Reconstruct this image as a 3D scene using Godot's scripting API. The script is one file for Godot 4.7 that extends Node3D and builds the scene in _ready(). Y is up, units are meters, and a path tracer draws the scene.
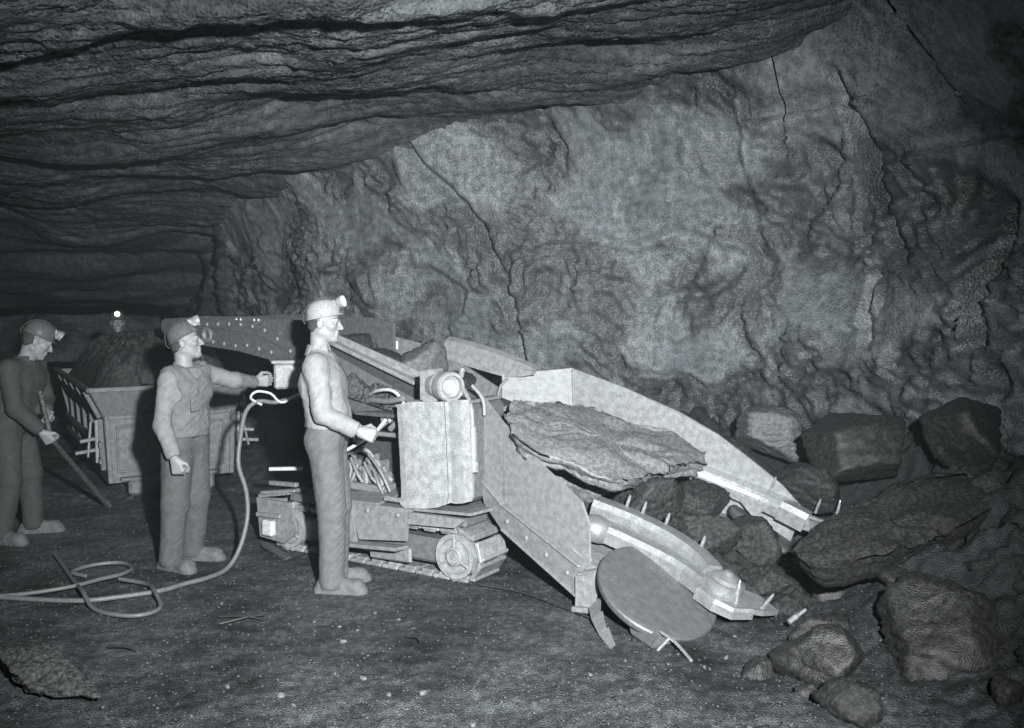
extends Node3D
# An underground coal mine lit by a photographer's flash: a crawler loader with gathering arms, two miners
# beside it, a loaded mine car and another two miners behind. Metres, y up.

var M := {}
var used := {}
var rng := RandomNumberGenerator.new()
var fine := FastNoiseLite.new()
var broad := FastNoiseLite.new()
var blocks := FastNoiseLite.new()


func _ready() -> void:
	rng.seed = 41
	# camera: a plate camera at head height, tipped a little down
	var cam := Camera3D.new()
	cam.name = "camera"
	cam.fov = rad_to_deg(2.0 * atan(0.364))
	cam.position = Vector3(0, 1.83, 0)
	cam.rotation.x = -atan(0.076)
	cam.near = 0.05
	cam.far = 80
	add_child(cam)
	cam.current = true
	# no sky underground
	var env := Environment.new()
	env.background_mode = Environment.BG_COLOR
	env.background_color = Color(0, 0, 0)
	env.tonemap_mode = Environment.TONE_MAPPER_LINEAR
	env.tonemap_exposure = 1.0
	env.sdfgi_enabled = true
	env.ssao_enabled = true
	env.ssil_enabled = true
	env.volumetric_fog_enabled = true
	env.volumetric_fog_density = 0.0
	var we := WorldEnvironment.new()
	we.name = "environment"
	we.environment = env
	add_child(we)
	# the photographer's flash, held out to the right of the camera and above it
	flash_at(Vector3(0.55, 2.36, 0.12), Vector3(-0.4, 1.1, -7.0), 129.0)

	make_noise()
	make_materials()
	build_floor()
	build_walls()
	build_ceiling()
	build_loader()
	build_mine_car()
	build_people()
	build_rocks()
	build_cables()
	build_litter()
	build_haze()


func flash_at(at: Vector3, aim: Vector3, energy: float) -> void:
	var l := SpotLight3D.new()
	l.name = "flash"
	l.light_energy = energy
	l.light_color = Color(1, 1, 1)
	l.spot_angle = 35
	l.spot_angle_attenuation = 1.0
	l.spot_range = 60
	l.spot_attenuation = 2
	l.light_size = 0.07
	l.shadow_enabled = true
	add_child(l)
	l.look_at_from_position(at, aim)


# ---------------------------------------------------------------- naming
func numbered(called: String) -> String:
	used[called] = int(used.get(called, -1)) + 1
	return called if used[called] == 0 else "%s_%03d" % [called, used[called]]


func tag(o: Node3D, label: String, category: String, group := "", kind := "") -> void:
	if label: o.set_meta("label", label)
	if category: o.set_meta("category", category)
	if group: o.set_meta("group", group)
	if kind: o.set_meta("kind", kind)


func thing(called: String, label: String, category: String, at := Vector3.ZERO, group := "") -> Node3D:
	var o := Node3D.new()
	o.name = numbered(called)
	o.position = at
	add_child(o)
	tag(o, label, category, group)
	return o


func solo(called: String, mesh: Mesh, m: Material, label: String, category: String, xf := Transform3D(), group := "", kind := "") -> MeshInstance3D:
	var o := MeshInstance3D.new()
	o.name = numbered(called)
	o.mesh = mesh
	o.material_override = m
	o.transform = xf
	add_child(o)
	tag(o, label, category, group, kind)
	return o


func part(parent: Node3D, called: String, mesh: Mesh, m: Material, xf := Transform3D()) -> MeshInstance3D:
	var o := MeshInstance3D.new()
	o.name = called
	o.mesh = mesh
	o.material_override = m
	o.transform = xf
	parent.add_child(o, true)
	return o


func structure(called: String, mesh: Mesh, m: Material) -> MeshInstance3D:
	var o := MeshInstance3D.new()
	o.name = called
	o.mesh = mesh
	o.material_override = m
	add_child(o)
	o.set_meta("kind", "structure")
	return o


# ---------------------------------------------------------------- shapes
func mb() -> SurfaceTool:
	var st := SurfaceTool.new()
	st.begin(Mesh.PRIMITIVE_TRIANGLES)
	st.set_smooth_group(-1)
	return st


func done(st: SurfaceTool) -> ArrayMesh:
	st.generate_normals()
	return st.commit()


func tri_n(st: SurfaceTool, a: Vector3, b: Vector3, c: Vector3, n: Vector3) -> void:
	if (c - a).cross(b - a).dot(n) < 0.0:
		var t := b
		b = c
		c = t
	st.add_vertex(a)
	st.add_vertex(b)
	st.add_vertex(c)


func quad_n(st: SurfaceTool, a: Vector3, b: Vector3, c: Vector3, d: Vector3, n: Vector3) -> void:
	tri_n(st, a, b, c, n)
	tri_n(st, a, c, d, n)


# a box with chamfered edges
func box(st: SurfaceTool, xf: Transform3D, size: Vector3, bev := 0.006) -> void:
	st.set_smooth_group(-1)
	var h := size * 0.5
	var b := minf(bev, minf(h.x, minf(h.y, h.z)) * 0.8)
	var v := []
	for axis in 3:
		var row := []
		for i in 8:
			var s := Vector3(1 if i & 1 else -1, 1 if i & 2 else -1, 1 if i & 4 else -1)
			var p := Vector3(s.x * (h.x - b), s.y * (h.y - b), s.z * (h.z - b))
			p[axis] = s[axis] * h[axis]
			row.append(xf * p)
		v.append(row)
	var c := xf.origin
	for axis in 3:
		var j := (axis + 1) % 3
		var k := (axis + 2) % 3
		for s in 2:
			var i0 := (s << axis)
			var a: Vector3 = v[axis][i0]
			var bb: Vector3 = v[axis][i0 | (1 << j)]
			var cc: Vector3 = v[axis][i0 | (1 << j) | (1 << k)]
			var dd: Vector3 = v[axis][i0 | (1 << k)]
			quad_n(st, a, bb, cc, dd, a + cc - c * 2.0)
		for s in 4:
			var i0 := ((s & 1) << j) | ((s >> 1) << k)
			var i1 := i0 | (1 << axis)
			var a: Vector3 = v[j][i0]
			var bb: Vector3 = v[j][i1]
			var cc: Vector3 = v[k][i1]
			var dd: Vector3 = v[k][i0]
			quad_n(st, a, bb, cc, dd, a + cc - c * 2.0)
	for i in 8:
		var a: Vector3 = v[0][i]
		var bb: Vector3 = v[1][i]
		var cc: Vector3 = v[2][i]
		tri_n(st, a, bb, cc, a - c)


func boxat(st: SurfaceTool, c: Vector3, size: Vector3, bev := 0.006) -> void:
	box(st, Transform3D(Basis(), c), size, bev)


# a straight bar of rectangular section from a to b
func bar(st: SurfaceTool, a: Vector3, b: Vector3, w: float, h: float, up := Vector3.UP, bev := 0.005) -> void:
	var x := (b - a).normalized()
	var z := x.cross(up).normalized()
	var y := z.cross(x).normalized()
	box(st, Transform3D(Basis(x, y, z), (a + b) * 0.5), Vector3((b - a).length(), h, w), bev)


# a sheet cut to an outline, given its thickness
func plate(st: SurfaceTool, pts: PackedVector3Array, t: float) -> void:
	st.set_smooth_group(-1)
	var n := Vector3.ZERO
	for i in pts.size():
		n += pts[i].cross(pts[(i + 1) % pts.size()])
	n = n.normalized()
	var u := (pts[1] - pts[0]).normalized()
	var w := n.cross(u)
	var flat := PackedVector2Array()
	for p in pts:
		flat.append(Vector2((p - pts[0]).dot(u), (p - pts[0]).dot(w)))
	var ids := Geometry2D.triangulate_polygon(flat)
	var o := n * t * 0.5
	for i in range(0, ids.size(), 3):
		tri_n(st, pts[ids[i]] + o, pts[ids[i + 1]] + o, pts[ids[i + 2]] + o, n)
		tri_n(st, pts[ids[i]] - o, pts[ids[i + 1]] - o, pts[ids[i + 2]] - o, -n)
	for i in pts.size():
		var a := pts[i]
		var b := pts[(i + 1) % pts.size()]
		quad_n(st, a - o, b - o, b + o, a + o, (b - a).cross(n))


func pl(a: Array) -> PackedVector3Array:
	return PackedVector3Array(a)


# a round tube along points
func tube(st: SurfaceTool, pts: PackedVector3Array, r: float, sides := 8, r_end := -1.0) -> void:
	var rings := []
	var up := Vector3.UP
	for i in pts.size():
		var d := (pts[mini(i + 1, pts.size() - 1)] - pts[maxi(i - 1, 0)]).normalized()
		if i == 0 and absf(d.dot(up)) > 0.95:
			up = Vector3.RIGHT
		var x := (up - d * up.dot(d)).normalized()
		up = x
		var y := d.cross(x)
		var rr := r if r_end < 0 else lerpf(r, r_end, float(i) / (pts.size() - 1))
		var ring := PackedVector3Array()
		for k in sides:
			var a := TAU * k / sides
			ring.append(pts[i] + (x * cos(a) + y * sin(a)) * rr)
		rings.append(ring)
	st.set_smooth_group(7)
	for i in pts.size() - 1:
		for k in sides:
			var k2 := (k + 1) % sides
			var n: Vector3 = rings[i][k] + rings[i][k2] - pts[i] * 2.0
			quad_n(st, rings[i][k], rings[i][k2], rings[i + 1][k2], rings[i + 1][k], n)
	st.set_smooth_group(-1)
	var d0 := pts[0] - pts[1]
	var e := pts.size() - 1
	for k in range(1, sides - 1):
		tri_n(st, rings[0][0], rings[0][k], rings[0][k + 1], d0)
		tri_n(st, rings[e][0], rings[e][k], rings[e][k + 1], pts[e] - pts[e - 1])


func smooth_path(ctrl: PackedVector3Array, step := 0.03) -> PackedVector3Array:
	var out := PackedVector3Array()
	for i in ctrl.size() - 1:
		var p0 := ctrl[maxi(i - 1, 0)]
		var p1 := ctrl[i]
		var p2 := ctrl[i + 1]
		var p3 := ctrl[mini(i + 2, ctrl.size() - 1)]
		var n := maxi(2, int((p2 - p1).length() / step))
		for k in n:
			out.append(p1.cubic_interpolate(p2, p0, p3, float(k) / n))
	out.append(ctrl[ctrl.size() - 1])
	return out


# a profile of (radius, height) pairs turned round the local y axis; crisp along the profile, round across it
func lathe(st: SurfaceTool, prof: Array, xf: Transform3D, seg := 20, soft := false) -> void:
	for i in prof.size() - 1:
		st.set_smooth_group(20 if soft else 20 + i)
		var p: Vector2 = prof[i]
		var q: Vector2 = prof[i + 1]
		for k in seg:
			var a := TAU * k / seg
			var b := TAU * (k + 1) / seg
			var d := q - p
			var m := (a + b) * 0.5
			var n := xf.basis * Vector3(d.y * cos(m), -d.x, d.y * sin(m))
			var v0 := xf * Vector3(p.x * cos(a), p.y, p.x * sin(a))
			var v1 := xf * Vector3(p.x * cos(b), p.y, p.x * sin(b))
			var v2 := xf * Vector3(q.x * cos(b), q.y, q.x * sin(b))
			var v3 := xf * Vector3(q.x * cos(a), q.y, q.x * sin(a))
			if p.x > 1e-5: tri_n(st, v0, v1, v2, n)
			if q.x > 1e-5: tri_n(st, v0, v2, v3, n)
	st.set_smooth_group(-1)


# a frame whose y axis points along d
func along(d: Vector3, at: Vector3, hint := Vector3.UP) -> Transform3D:
	var y := d.normalized()
	if absf(y.dot(hint)) > 0.97:
		hint = Vector3.RIGHT
	var x := y.cross(hint).normalized()
	return Transform3D(Basis(x, y, x.cross(y)), at)


# an indexed grid of points as one smooth mesh
func sheet(v: PackedVector3Array, w: int, h: int, col := PackedColorArray(), closed := false) -> ArrayMesh:
	var idx := PackedInt32Array()
	var nrm := PackedVector3Array()
	nrm.resize(v.size())
	for j in h - 1:
		for i in (w if closed else w - 1):
			var a := j * w + i
			var b := j * w + (i + 1) % w
			var c := b + w
			var d := a + w
			idx.append_array(PackedInt32Array([a, b, c, a, c, d]))
			var n := (v[c] - v[a]).cross(v[b] - v[d])
			nrm[a] += n
			nrm[b] += n
			nrm[c] += n
			nrm[d] += n
	for i in nrm.size():
		nrm[i] = nrm[i].normalized()
	return arrays(v, nrm, idx, col)


func arrays(v: PackedVector3Array, nrm: PackedVector3Array, idx: PackedInt32Array, col := PackedColorArray()) -> ArrayMesh:
	var arr := []
	arr.resize(Mesh.ARRAY_MAX)
	arr[Mesh.ARRAY_VERTEX] = v
	arr[Mesh.ARRAY_NORMAL] = nrm
	arr[Mesh.ARRAY_INDEX] = idx
	if col.size():
		arr[Mesh.ARRAY_COLOR] = col
	var m := ArrayMesh.new()
	m.add_surface_from_arrays(Mesh.PRIMITIVE_TRIANGLES, arr)
	return m


# ---------------------------------------------------------------- materials
func make_noise() -> void:
	fine.seed = 5
	fine.noise_type = FastNoiseLite.TYPE_SIMPLEX
	fine.frequency = 1.0
	fine.fractal_type = FastNoiseLite.FRACTAL_FBM
	fine.fractal_octaves = 4
	broad.seed = 11
	broad.noise_type = FastNoiseLite.TYPE_SIMPLEX
	broad.frequency = 1.0
	broad.fractal_type = FastNoiseLite.FRACTAL_FBM
	broad.fractal_octaves = 2
	blocks.seed = 23
	blocks.noise_type = FastNoiseLite.TYPE_CELLULAR
	blocks.cellular_return_type = FastNoiseLite.RETURN_CELL_VALUE
	blocks.cellular_jitter = 1.0
	blocks.frequency = 1.0
	blocks.fractal_type = FastNoiseLite.FRACTAL_NONE
	blocks.domain_warp_enabled = false


func noise_image(sd: int, freq: float, oct: int, size := 512, ridged := false) -> Image:
	var n := FastNoiseLite.new()
	n.seed = sd
	n.noise_type = FastNoiseLite.TYPE_SIMPLEX
	n.frequency = freq
	n.fractal_type = FastNoiseLite.FRACTAL_RIDGED if ridged else FastNoiseLite.FRACTAL_FBM
	n.fractal_octaves = oct
	return n.get_seamless_image(size, size, false, false, 0.12)


# grey mottle: blends a broad and a fine noise into lightness between lo and 255
func mottle(sd: int, f1: float, f2: float, lo: float, mix: float, contrast := 1.5) -> ImageTexture:
	var a := noise_image(sd, f1, 4)
	var b := noise_image(sd + 1, f2, 4)
	a.convert(Image.FORMAT_L8)
	b.convert(Image.FORMAT_L8)
	var da := a.get_data()
	var db := b.get_data()
	var out := PackedByteArray()
	out.resize(da.size())
	for i in da.size():
		var t := clampf((lerpf(da[i], db[i], mix) / 255.0 - 0.5) * contrast + 0.5, 0.0, 1.0)
		out[i] = int(lo + (255.0 - lo) * t)
	return ImageTexture.create_from_image(Image.create_from_data(512, 512, false, Image.FORMAT_L8, out))


func bumps(sd: int, freq: float, oct: int, strength: float, ridged := false) -> ImageTexture:
	var im := noise_image(sd, freq, oct, 512, ridged)
	im.convert(Image.FORMAT_RGBA8)
	im.bump_map_to_normal_map(strength)
	return ImageTexture.create_from_image(im)


func weave() -> ImageTexture:
	var out := PackedByteArray()
	out.resize(128 * 128)
	for y in 128:
		for x in 128:
			out[y * 128 + x] = int(127 + 60 * sin((x + y) * TAU / 8.0) + 50 * sin((x - y) * TAU / 32.0))
	var im := Image.create_from_data(128, 128, false, Image.FORMAT_L8, out)
	im.convert(Image.FORMAT_RGBA8)
	im.bump_map_to_normal_map(2.0)
	return ImageTexture.create_from_image(im)


func grey(v: float, tint := 1.0) -> Color:
	# a linear reflectance with the slight cool cast of the print
	return Color(v * (1.0 - 0.05 * tint), v * (1.0 + 0.005 * tint), v * (1.0 + 0.03 * tint)).linear_to_srgb()


func mat(called: String, v: float, rough: float, tex: Texture2D, scale: float, nrm: Texture2D, ns: float, metal := 0.0, spec := 0.5) -> StandardMaterial3D:
	var m := StandardMaterial3D.new()
	m.resource_name = called
	m.albedo_color = grey(v)
	m.roughness = rough
	m.metallic = metal
	m.metallic_specular = spec
	m.uv1_triplanar = true
	m.uv1_scale = Vector3.ONE * scale
	m.albedo_texture = tex
	m.cull_mode = BaseMaterial3D.CULL_DISABLED
	if nrm:
		m.normal_enabled = true
		m.normal_texture = nrm
		m.normal_scale = ns
	M[called] = m
	return m


func make_materials() -> void:
	var rock_t := mottle(3, 0.02, 0.1, 140, 0.5, 2.0)
	var grime := mottle(9, 0.02, 0.12, 185, 0.55, 1.8)
	var soot := mottle(15, 0.02, 0.09, 60, 0.5, 2.4)
	var cloth_t := mottle(21, 0.02, 0.1, 205, 0.4, 1.6)
	var rock_n := bumps(31, 0.06, 5, 6.0)
	var grit_n := bumps(37, 0.12, 4, 7.0)
	var steel_n := bumps(43, 0.05, 4, 1.6)
	var weave_n := weave()
	var m := mat("rib_rock", 1.0, 0.42, rock_t, 0.9, rock_n, 1.1, 0.0, 0.55)
	m.vertex_color_use_as_albedo = true
	m = mat("roof_rock", 1.0, 0.45, rock_t, 0.8, rock_n, 1.0, 0.0, 0.55)
	m.vertex_color_use_as_albedo = true
	m = mat("mine_floor", 1.0, 0.75, rock_t, 1.3, grit_n, 1.2, 0.0, 0.4)
	m.vertex_color_use_as_albedo = true
	mat("coal", 0.062, 0.6, soot, 2.5, rock_n, 1.0, 0.0, 0.6)
	mat("coal_dull", 0.09, 0.65, soot, 3.0, grit_n, 1.0, 0.0, 0.5)
	mat("slate", 0.40, 0.5, rock_t, 2.0, rock_n, 0.8, 0.0, 0.5)
	mat("slate_dark", 0.17, 0.6, soot, 3.0, grit_n, 0.9, 0.0, 0.5)
	mat("slate_pale", 0.24, 0.55, rock_t, 2.0, rock_n, 0.8, 0.0, 0.5)
	mat("crumbs", 0.16, 0.7, rock_t, 2.0, null, 0)
	mat("stone_pale", 0.24, 0.6, rock_t, 6.0, rock_n, 0.5)
	mat("steel_pale", 0.42, 0.6, grime, 1.3, steel_n, 0.5, 0.15)
	mat("steel_panel", 0.47, 0.8, grime, 1.1, steel_n, 0.5, 0.1)
	mat("steel_car", 0.25, 0.65, grime, 1.4, steel_n, 0.5, 0.1)
	mat("coal_heap", 0.115, 0.6, soot, 3.0, grit_n, 1.0, 0.0, 0.5)
	mat("steel_wing", 0.36, 0.62, grime, 1.5, steel_n, 0.4, 0.1)
	mat("steel_disc", 0.19, 0.5, grime, 1.5, steel_n, 0.4, 0.3)
	mat("steel", 0.34, 0.55, grime, 1.5, steel_n, 0.5, 0.2)
	mat("steel_dull", 0.2, 0.6, grime, 1.7, steel_n, 0.6, 0.15)
	mat("steel_dark", 0.1, 0.6, grime, 2.0, steel_n, 0.6, 0.1)
	mat("steel_worn", 0.45, 0.5, grime, 1.2, steel_n, 0.4, 0.5)
	mat("steel_bright", 0.8, 0.3, grime, 2.0, steel_n, 0.3, 0.6)
	mat("paint_white", 0.75, 0.5, grime, 3.0, steel_n, 0.2)
	mat("rubber", 0.19, 0.5, grime, 3.0, steel_n, 0.3)
	mat("rubber_dark", 0.05, 0.55, grime, 3.0, steel_n, 0.3)
	mat("skin_light", 0.34, 0.5, cloth_t, 4.0, steel_n, 0.2)
	mat("skin_dusty", 0.3, 0.55, cloth_t, 5.0, steel_n, 0.3)
	mat("shirt_pale", 0.33, 0.85, cloth_t, 1.6, weave_n, 0.3)
	mat("shirt_grey", 0.24, 0.85, cloth_t, 1.6, weave_n, 0.3)
	mat("shirt_dark", 0.06, 0.85, cloth_t, 1.6, weave_n, 0.3)
	mat("trousers_grey", 0.148, 0.88, cloth_t, 1.5, weave_n, 0.4)
	mat("trousers_dusty", 0.105, 0.88, cloth_t, 1.5, weave_n, 0.4)
	mat("vest", 0.175, 0.88, cloth_t, 1.5, weave_n, 0.4)
	mat("boot", 0.17, 0.7, cloth_t, 3.0, grit_n, 0.4)
	mat("boot_dusty", 0.14, 0.7, cloth_t, 3.0, grit_n, 0.4)
	mat("helmet_pale", 0.42, 0.42, grime, 4.0, steel_n, 0.4)
	mat("helmet_dark", 0.14, 0.28, grime, 4.0, steel_n, 0.2)
	mat("hair", 0.05, 0.6, cloth_t, 6.0, grit_n, 0.6)
	mat("eye", 0.05, 0.2, null, 1.0, null, 0)
	mat("wood", 0.2, 0.7, soot, 3.0, steel_n, 0.8)
	var g := mat("lamp_glow", 0.9, 0.3, null, 1.0, null, 0)
	g.emission_enabled = true
	g.emission = Color(1, 1, 1)
	g.emission_energy_multiplier = 3.0
	var gl := mat("lens_glass", 0.55, 0.12, null, 1.0, null, 0, 0.3)
	gl.clearcoat_enabled = true
	gl.clearcoat = 1.0


# ---------------------------------------------------------------- the place
func floor_height(x: float, z: float) -> float:
	var y := broad.get_noise_2d(x * 0.35, z * 0.35) * 0.05
	y += fine.get_noise_2d(x * 1.7 + 30, z * 1.7) * 0.03
	var g := fine.get_noise_2d(x * 7.0, z * 7.0 + 9)
	y += g * absf(g) * 0.075
	# level where machine, car and men stand
	var calm := clampf(Vector2((x + 1.2) / 3.2, (z + 6.6) / 2.2).length() - 0.6, 0.15, 1.0)
	y *= calm
	# the broken coal climbs towards the face on the right
	y += pile(x, z)
	return y


func pile(x: float, z: float) -> float:
	var d := -z
	var t := clampf((x - 0.95 - maxf(0.0, (5.6 - d)) * 0.35) / 2.2, 0.0, 1.0)
	t = t * t * (3 - 2 * t)
	var k := clampf((d - 3.2) / 1.6, 0.0, 1.0)
	var h := t * k * 0.62
	# and lies banked along the foot of the wall
	var foot := clampf((d - 7.3 + x * 0.15) / 2.0, 0.0, 1.0) * clampf((x + 0.2) / 1.6, 0.0, 1.0)
	h = maxf(h, foot * 0.62)
	if h > 0.0:
		h += h * fine.get_noise_2d(x * 2.4, z * 2.4) * 0.3
		# dug away round the mouth of the loader
		var dx := x - 1.261
		var dz := z + 6.169
		var lx := dx * 0.848 + dz * 0.53
		var lz := -dx * 0.53 + dz * 0.848
		h *= clampf((maxf(lx - 0.6, absf(lz) - 1.15) + 0.05) / 0.6, 0.0, 1.0)
	return maxf(h, 0.0)


func build_floor() -> void:
	var xs := PackedFloat32Array()
	var x := -12.0
	while x < 6.5:
		xs.append(x)
		x += 0.028 if x > -3.6 and x < 3.6 else 0.08
	var zs := PackedFloat32Array()
	var z := 6.5
	while z > -25.0:
		zs.append(z)
		z -= 0.3 if z > -3.4 else (0.026 if z > -9.0 else 0.10)
	var v := PackedVector3Array()
	var col := PackedColorArray()
	for zz in zs:
		for xx in xs:
			v.append(Vector3(xx, floor_height(xx, zz), zz))
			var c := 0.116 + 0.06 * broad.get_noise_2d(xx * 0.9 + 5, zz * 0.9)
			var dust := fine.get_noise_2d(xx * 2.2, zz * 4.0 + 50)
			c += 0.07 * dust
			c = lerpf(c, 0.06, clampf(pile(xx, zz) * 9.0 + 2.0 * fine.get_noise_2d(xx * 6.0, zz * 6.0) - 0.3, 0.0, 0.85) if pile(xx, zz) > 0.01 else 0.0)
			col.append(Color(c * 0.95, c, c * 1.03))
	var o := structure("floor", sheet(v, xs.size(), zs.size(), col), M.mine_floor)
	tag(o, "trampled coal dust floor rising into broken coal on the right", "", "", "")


# the right-hand rib, from behind the camera round the working face and away into the dark
const RIB := [[5.2, 6.6], [4.6, 1.0], [4.0, -3.0], [3.75, -5.5], [3.3, -7.2], [2.4, -8.6], [0.6, -9.6], [-1.6, -10.5], [-3.6, -12.7], [-6.0, -18.0], [-8.5, -24.6]]
# clefts in it: points of (distance along the rib, height), then width and depth
const CLEFTS := [
	[[19.6, 3.6], [19.34, 3.31], [19.13, 3.0], [18.86, 2.75], [18.66, 2.49], [18.53, 2.22], [18.39, 1.91], [18.3, 1.6], [18.3, 1.0], 0.035, 0.13],
	[[19.69, 3.12], [19.49, 2.89], [19.35, 2.78], 0.03, 0.06],
	[[17.86, 3.34], [17.71, 3.13], 0.03, 0.07],
	[[16.5, 4.0], [16.38, 3.8], [16.23, 3.61], [15.95, 3.41], 0.035, 0.1],
	[[15.95, 3.3], [15.5, 3.33], [15.07, 3.36], 0.05, 0.1],
	[[14.96, 2.9], [14.45, 2.95], [13.99, 2.97], [13.44, 2.9], 0.05, 0.13],
	[[15.05, 3.5], [15.01, 3.16], [14.98, 2.87], [14.95, 2.66], [14.86, 2.44], [14.75, 2.23], [14.6, 2.06], 0.035, 0.14],
	[[15.37, 3.02], [15.22, 2.88], [15.01, 2.79], [14.9, 2.75], 0.03, 0.08],
	[[13.83, 2.42], [13.8, 2.12], [13.86, 1.81], [13.83, 1.45], 0.035, 0.12],
	[[14.86, 1.9], [14.83, 1.4], 0.03, 0.1],
	[[14.74, 2.8], [14.58, 2.63], [14.48, 2.5], 0.03, 0.09],
	[[16.13, 2.62], [16.02, 2.17], [15.93, 1.99], 0.05, 0.1],
	[[16.81, 1.76], [16.41, 1.81], [16.21, 1.99], 0.035, 0.08],
	[[17.5, 2.3], [17.1, 2.2], [16.7, 2.35], 0.03, 0.06],
]


func near_cleft(s: float, y: float) -> float:
	var deep := 0.0
	for c in CLEFTS:
		var n: int = c.size() - 2
		var w: float = c[n]
		for i in n - 1:
			var a := Vector2(c[i][0], c[i][1])
			var b := Vector2(c[i + 1][0], c[i + 1][1])
			if s < minf(a.x, b.x) - 0.2 or s > maxf(a.x, b.x) + 0.2 or y < minf(a.y, b.y) - 0.2 or y > maxf(a.y, b.y) + 0.2:
				continue
			var q := Geometry2D.get_closest_point_to_segment(Vector2(s, y), a, b)
			var d := q.distance_to(Vector2(s, y))
			if d < w * 2.0:
				deep = maxf(deep, float(c[n + 1]) * clampf(1.6 - d / w * 0.8, 0.0, 1.0))
	return deep


func wall_mesh(path: Array, side: float, top: float, s_fine0: float, s_fine1: float, clefts: bool) -> ArrayMesh:
	var pts := PackedVector3Array()
	for p in path:
		pts.append(Vector3(p[0], 0, p[1]))
	var cum := PackedFloat32Array([0.0])
	for i in range(1, pts.size()):
		cum.append(cum[i - 1] + pts[i].distance_to(pts[i - 1]))
	var ss := PackedFloat32Array()
	var s := 0.0
	while s < cum[cum.size() - 1]:
		ss.append(s)
		s += 0.028 if s > s_fine0 and s < s_fine1 else 0.14
	ss.append(cum[cum.size() - 1])
	var ys := PackedFloat32Array()
	var y := -0.3
	while y < top:
		ys.append(y)
		y += 0.03
	var v := PackedVector3Array()
	var col := PackedColorArray()
	for sv in ss:
		var i := 0
		while i < pts.size() - 2 and cum[i + 1] < sv:
			i += 1
		var t := (sv - cum[i]) / (cum[i + 1] - cum[i])
		var p0 := pts[maxi(i - 1, 0)]
		var p3 := pts[mini(i + 2, pts.size() - 1)]
		var base := pts[i].cubic_interpolate(pts[i + 1], p0, p3, t)
		var d := (pts[i + 1] - pts[i]).lerp((p3 - p0), 0.5).normalized()
		var n := Vector3(-d.z, 0, d.x) * side
		for yv in ys:
			var wx := sv + 0.25 * broad.get_noise_2d(sv * 0.8, yv * 0.8 + 40)
			var wy := yv + 0.25 * broad.get_noise_2d(sv * 0.8 + 70, yv * 0.8)
			var o := broad.get_noise_2d(sv * 0.3, yv * 0.35) * 0.28
			# slabs: cells stretched along the dip, each a little proud or back
			var dip := wx + wy * 0.45
			var slab := blocks.get_noise_2d(dip * 1.1, (wy - wx * 0.25) * 0.8)
			o += slab * 0.05
			var slab2 := blocks.get_noise_2d(dip * 2.9 + 40, (wy - wx * 0.25) * 1.9)
			var rough := clampf(0.42 + 2.6 * broad.get_noise_2d(wx * 0.55 + 13, wy * 0.7 + 4) + 1.1 * fine.get_noise_2d(wx * 2.6, wy * 2.6 + 60), 0.0, 1.0)
			o += slab2 * 0.035 * (0.35 + rough)
			var streak := fine.get_noise_2d(dip * 3.0, (wy - wx * 0.25) * 9.0)
			o += streak * (0.012 + 0.045 * rough)
			o += fine.get_noise_2d(wx * 9.0, wy * 9.0) * (0.006 + 0.034 * rough)
			var cl := near_cleft(sv, yv) if clefts else 0.0
			o -= cl
			# the rib leans back a little and bulges under the roof
			o += 0.32 * pow(clampf(yv - 2.3, 0.0, 1.6), 2.0) - 0.10 * (1.0 - clampf(yv, 0.0, 1.0))
			v.append(base + n * o + Vector3(0, yv, 0))
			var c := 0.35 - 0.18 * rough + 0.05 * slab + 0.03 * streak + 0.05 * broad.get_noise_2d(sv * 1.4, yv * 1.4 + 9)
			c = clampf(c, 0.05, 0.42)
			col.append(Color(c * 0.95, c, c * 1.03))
	return sheet(v, ys.size(), ss.size(), col)


func build_walls() -> void:
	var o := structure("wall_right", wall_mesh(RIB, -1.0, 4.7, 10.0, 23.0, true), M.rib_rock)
	tag(o, "dark cleft coal rib curving behind the loader", "")
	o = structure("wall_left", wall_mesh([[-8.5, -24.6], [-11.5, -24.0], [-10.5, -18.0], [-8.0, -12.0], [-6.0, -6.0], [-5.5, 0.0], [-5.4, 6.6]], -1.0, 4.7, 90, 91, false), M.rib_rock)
	tag(o, "dark coal rib on the far left", "")
	o = structure("wall_rear", wall_mesh([[-5.6, 6.2], [0.0, 6.5], [5.4, 6.2]], -1.0, 4.7, 90, 91, false), M.rib_rock)
	tag(o, "coal rib behind the camera", "")


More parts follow.
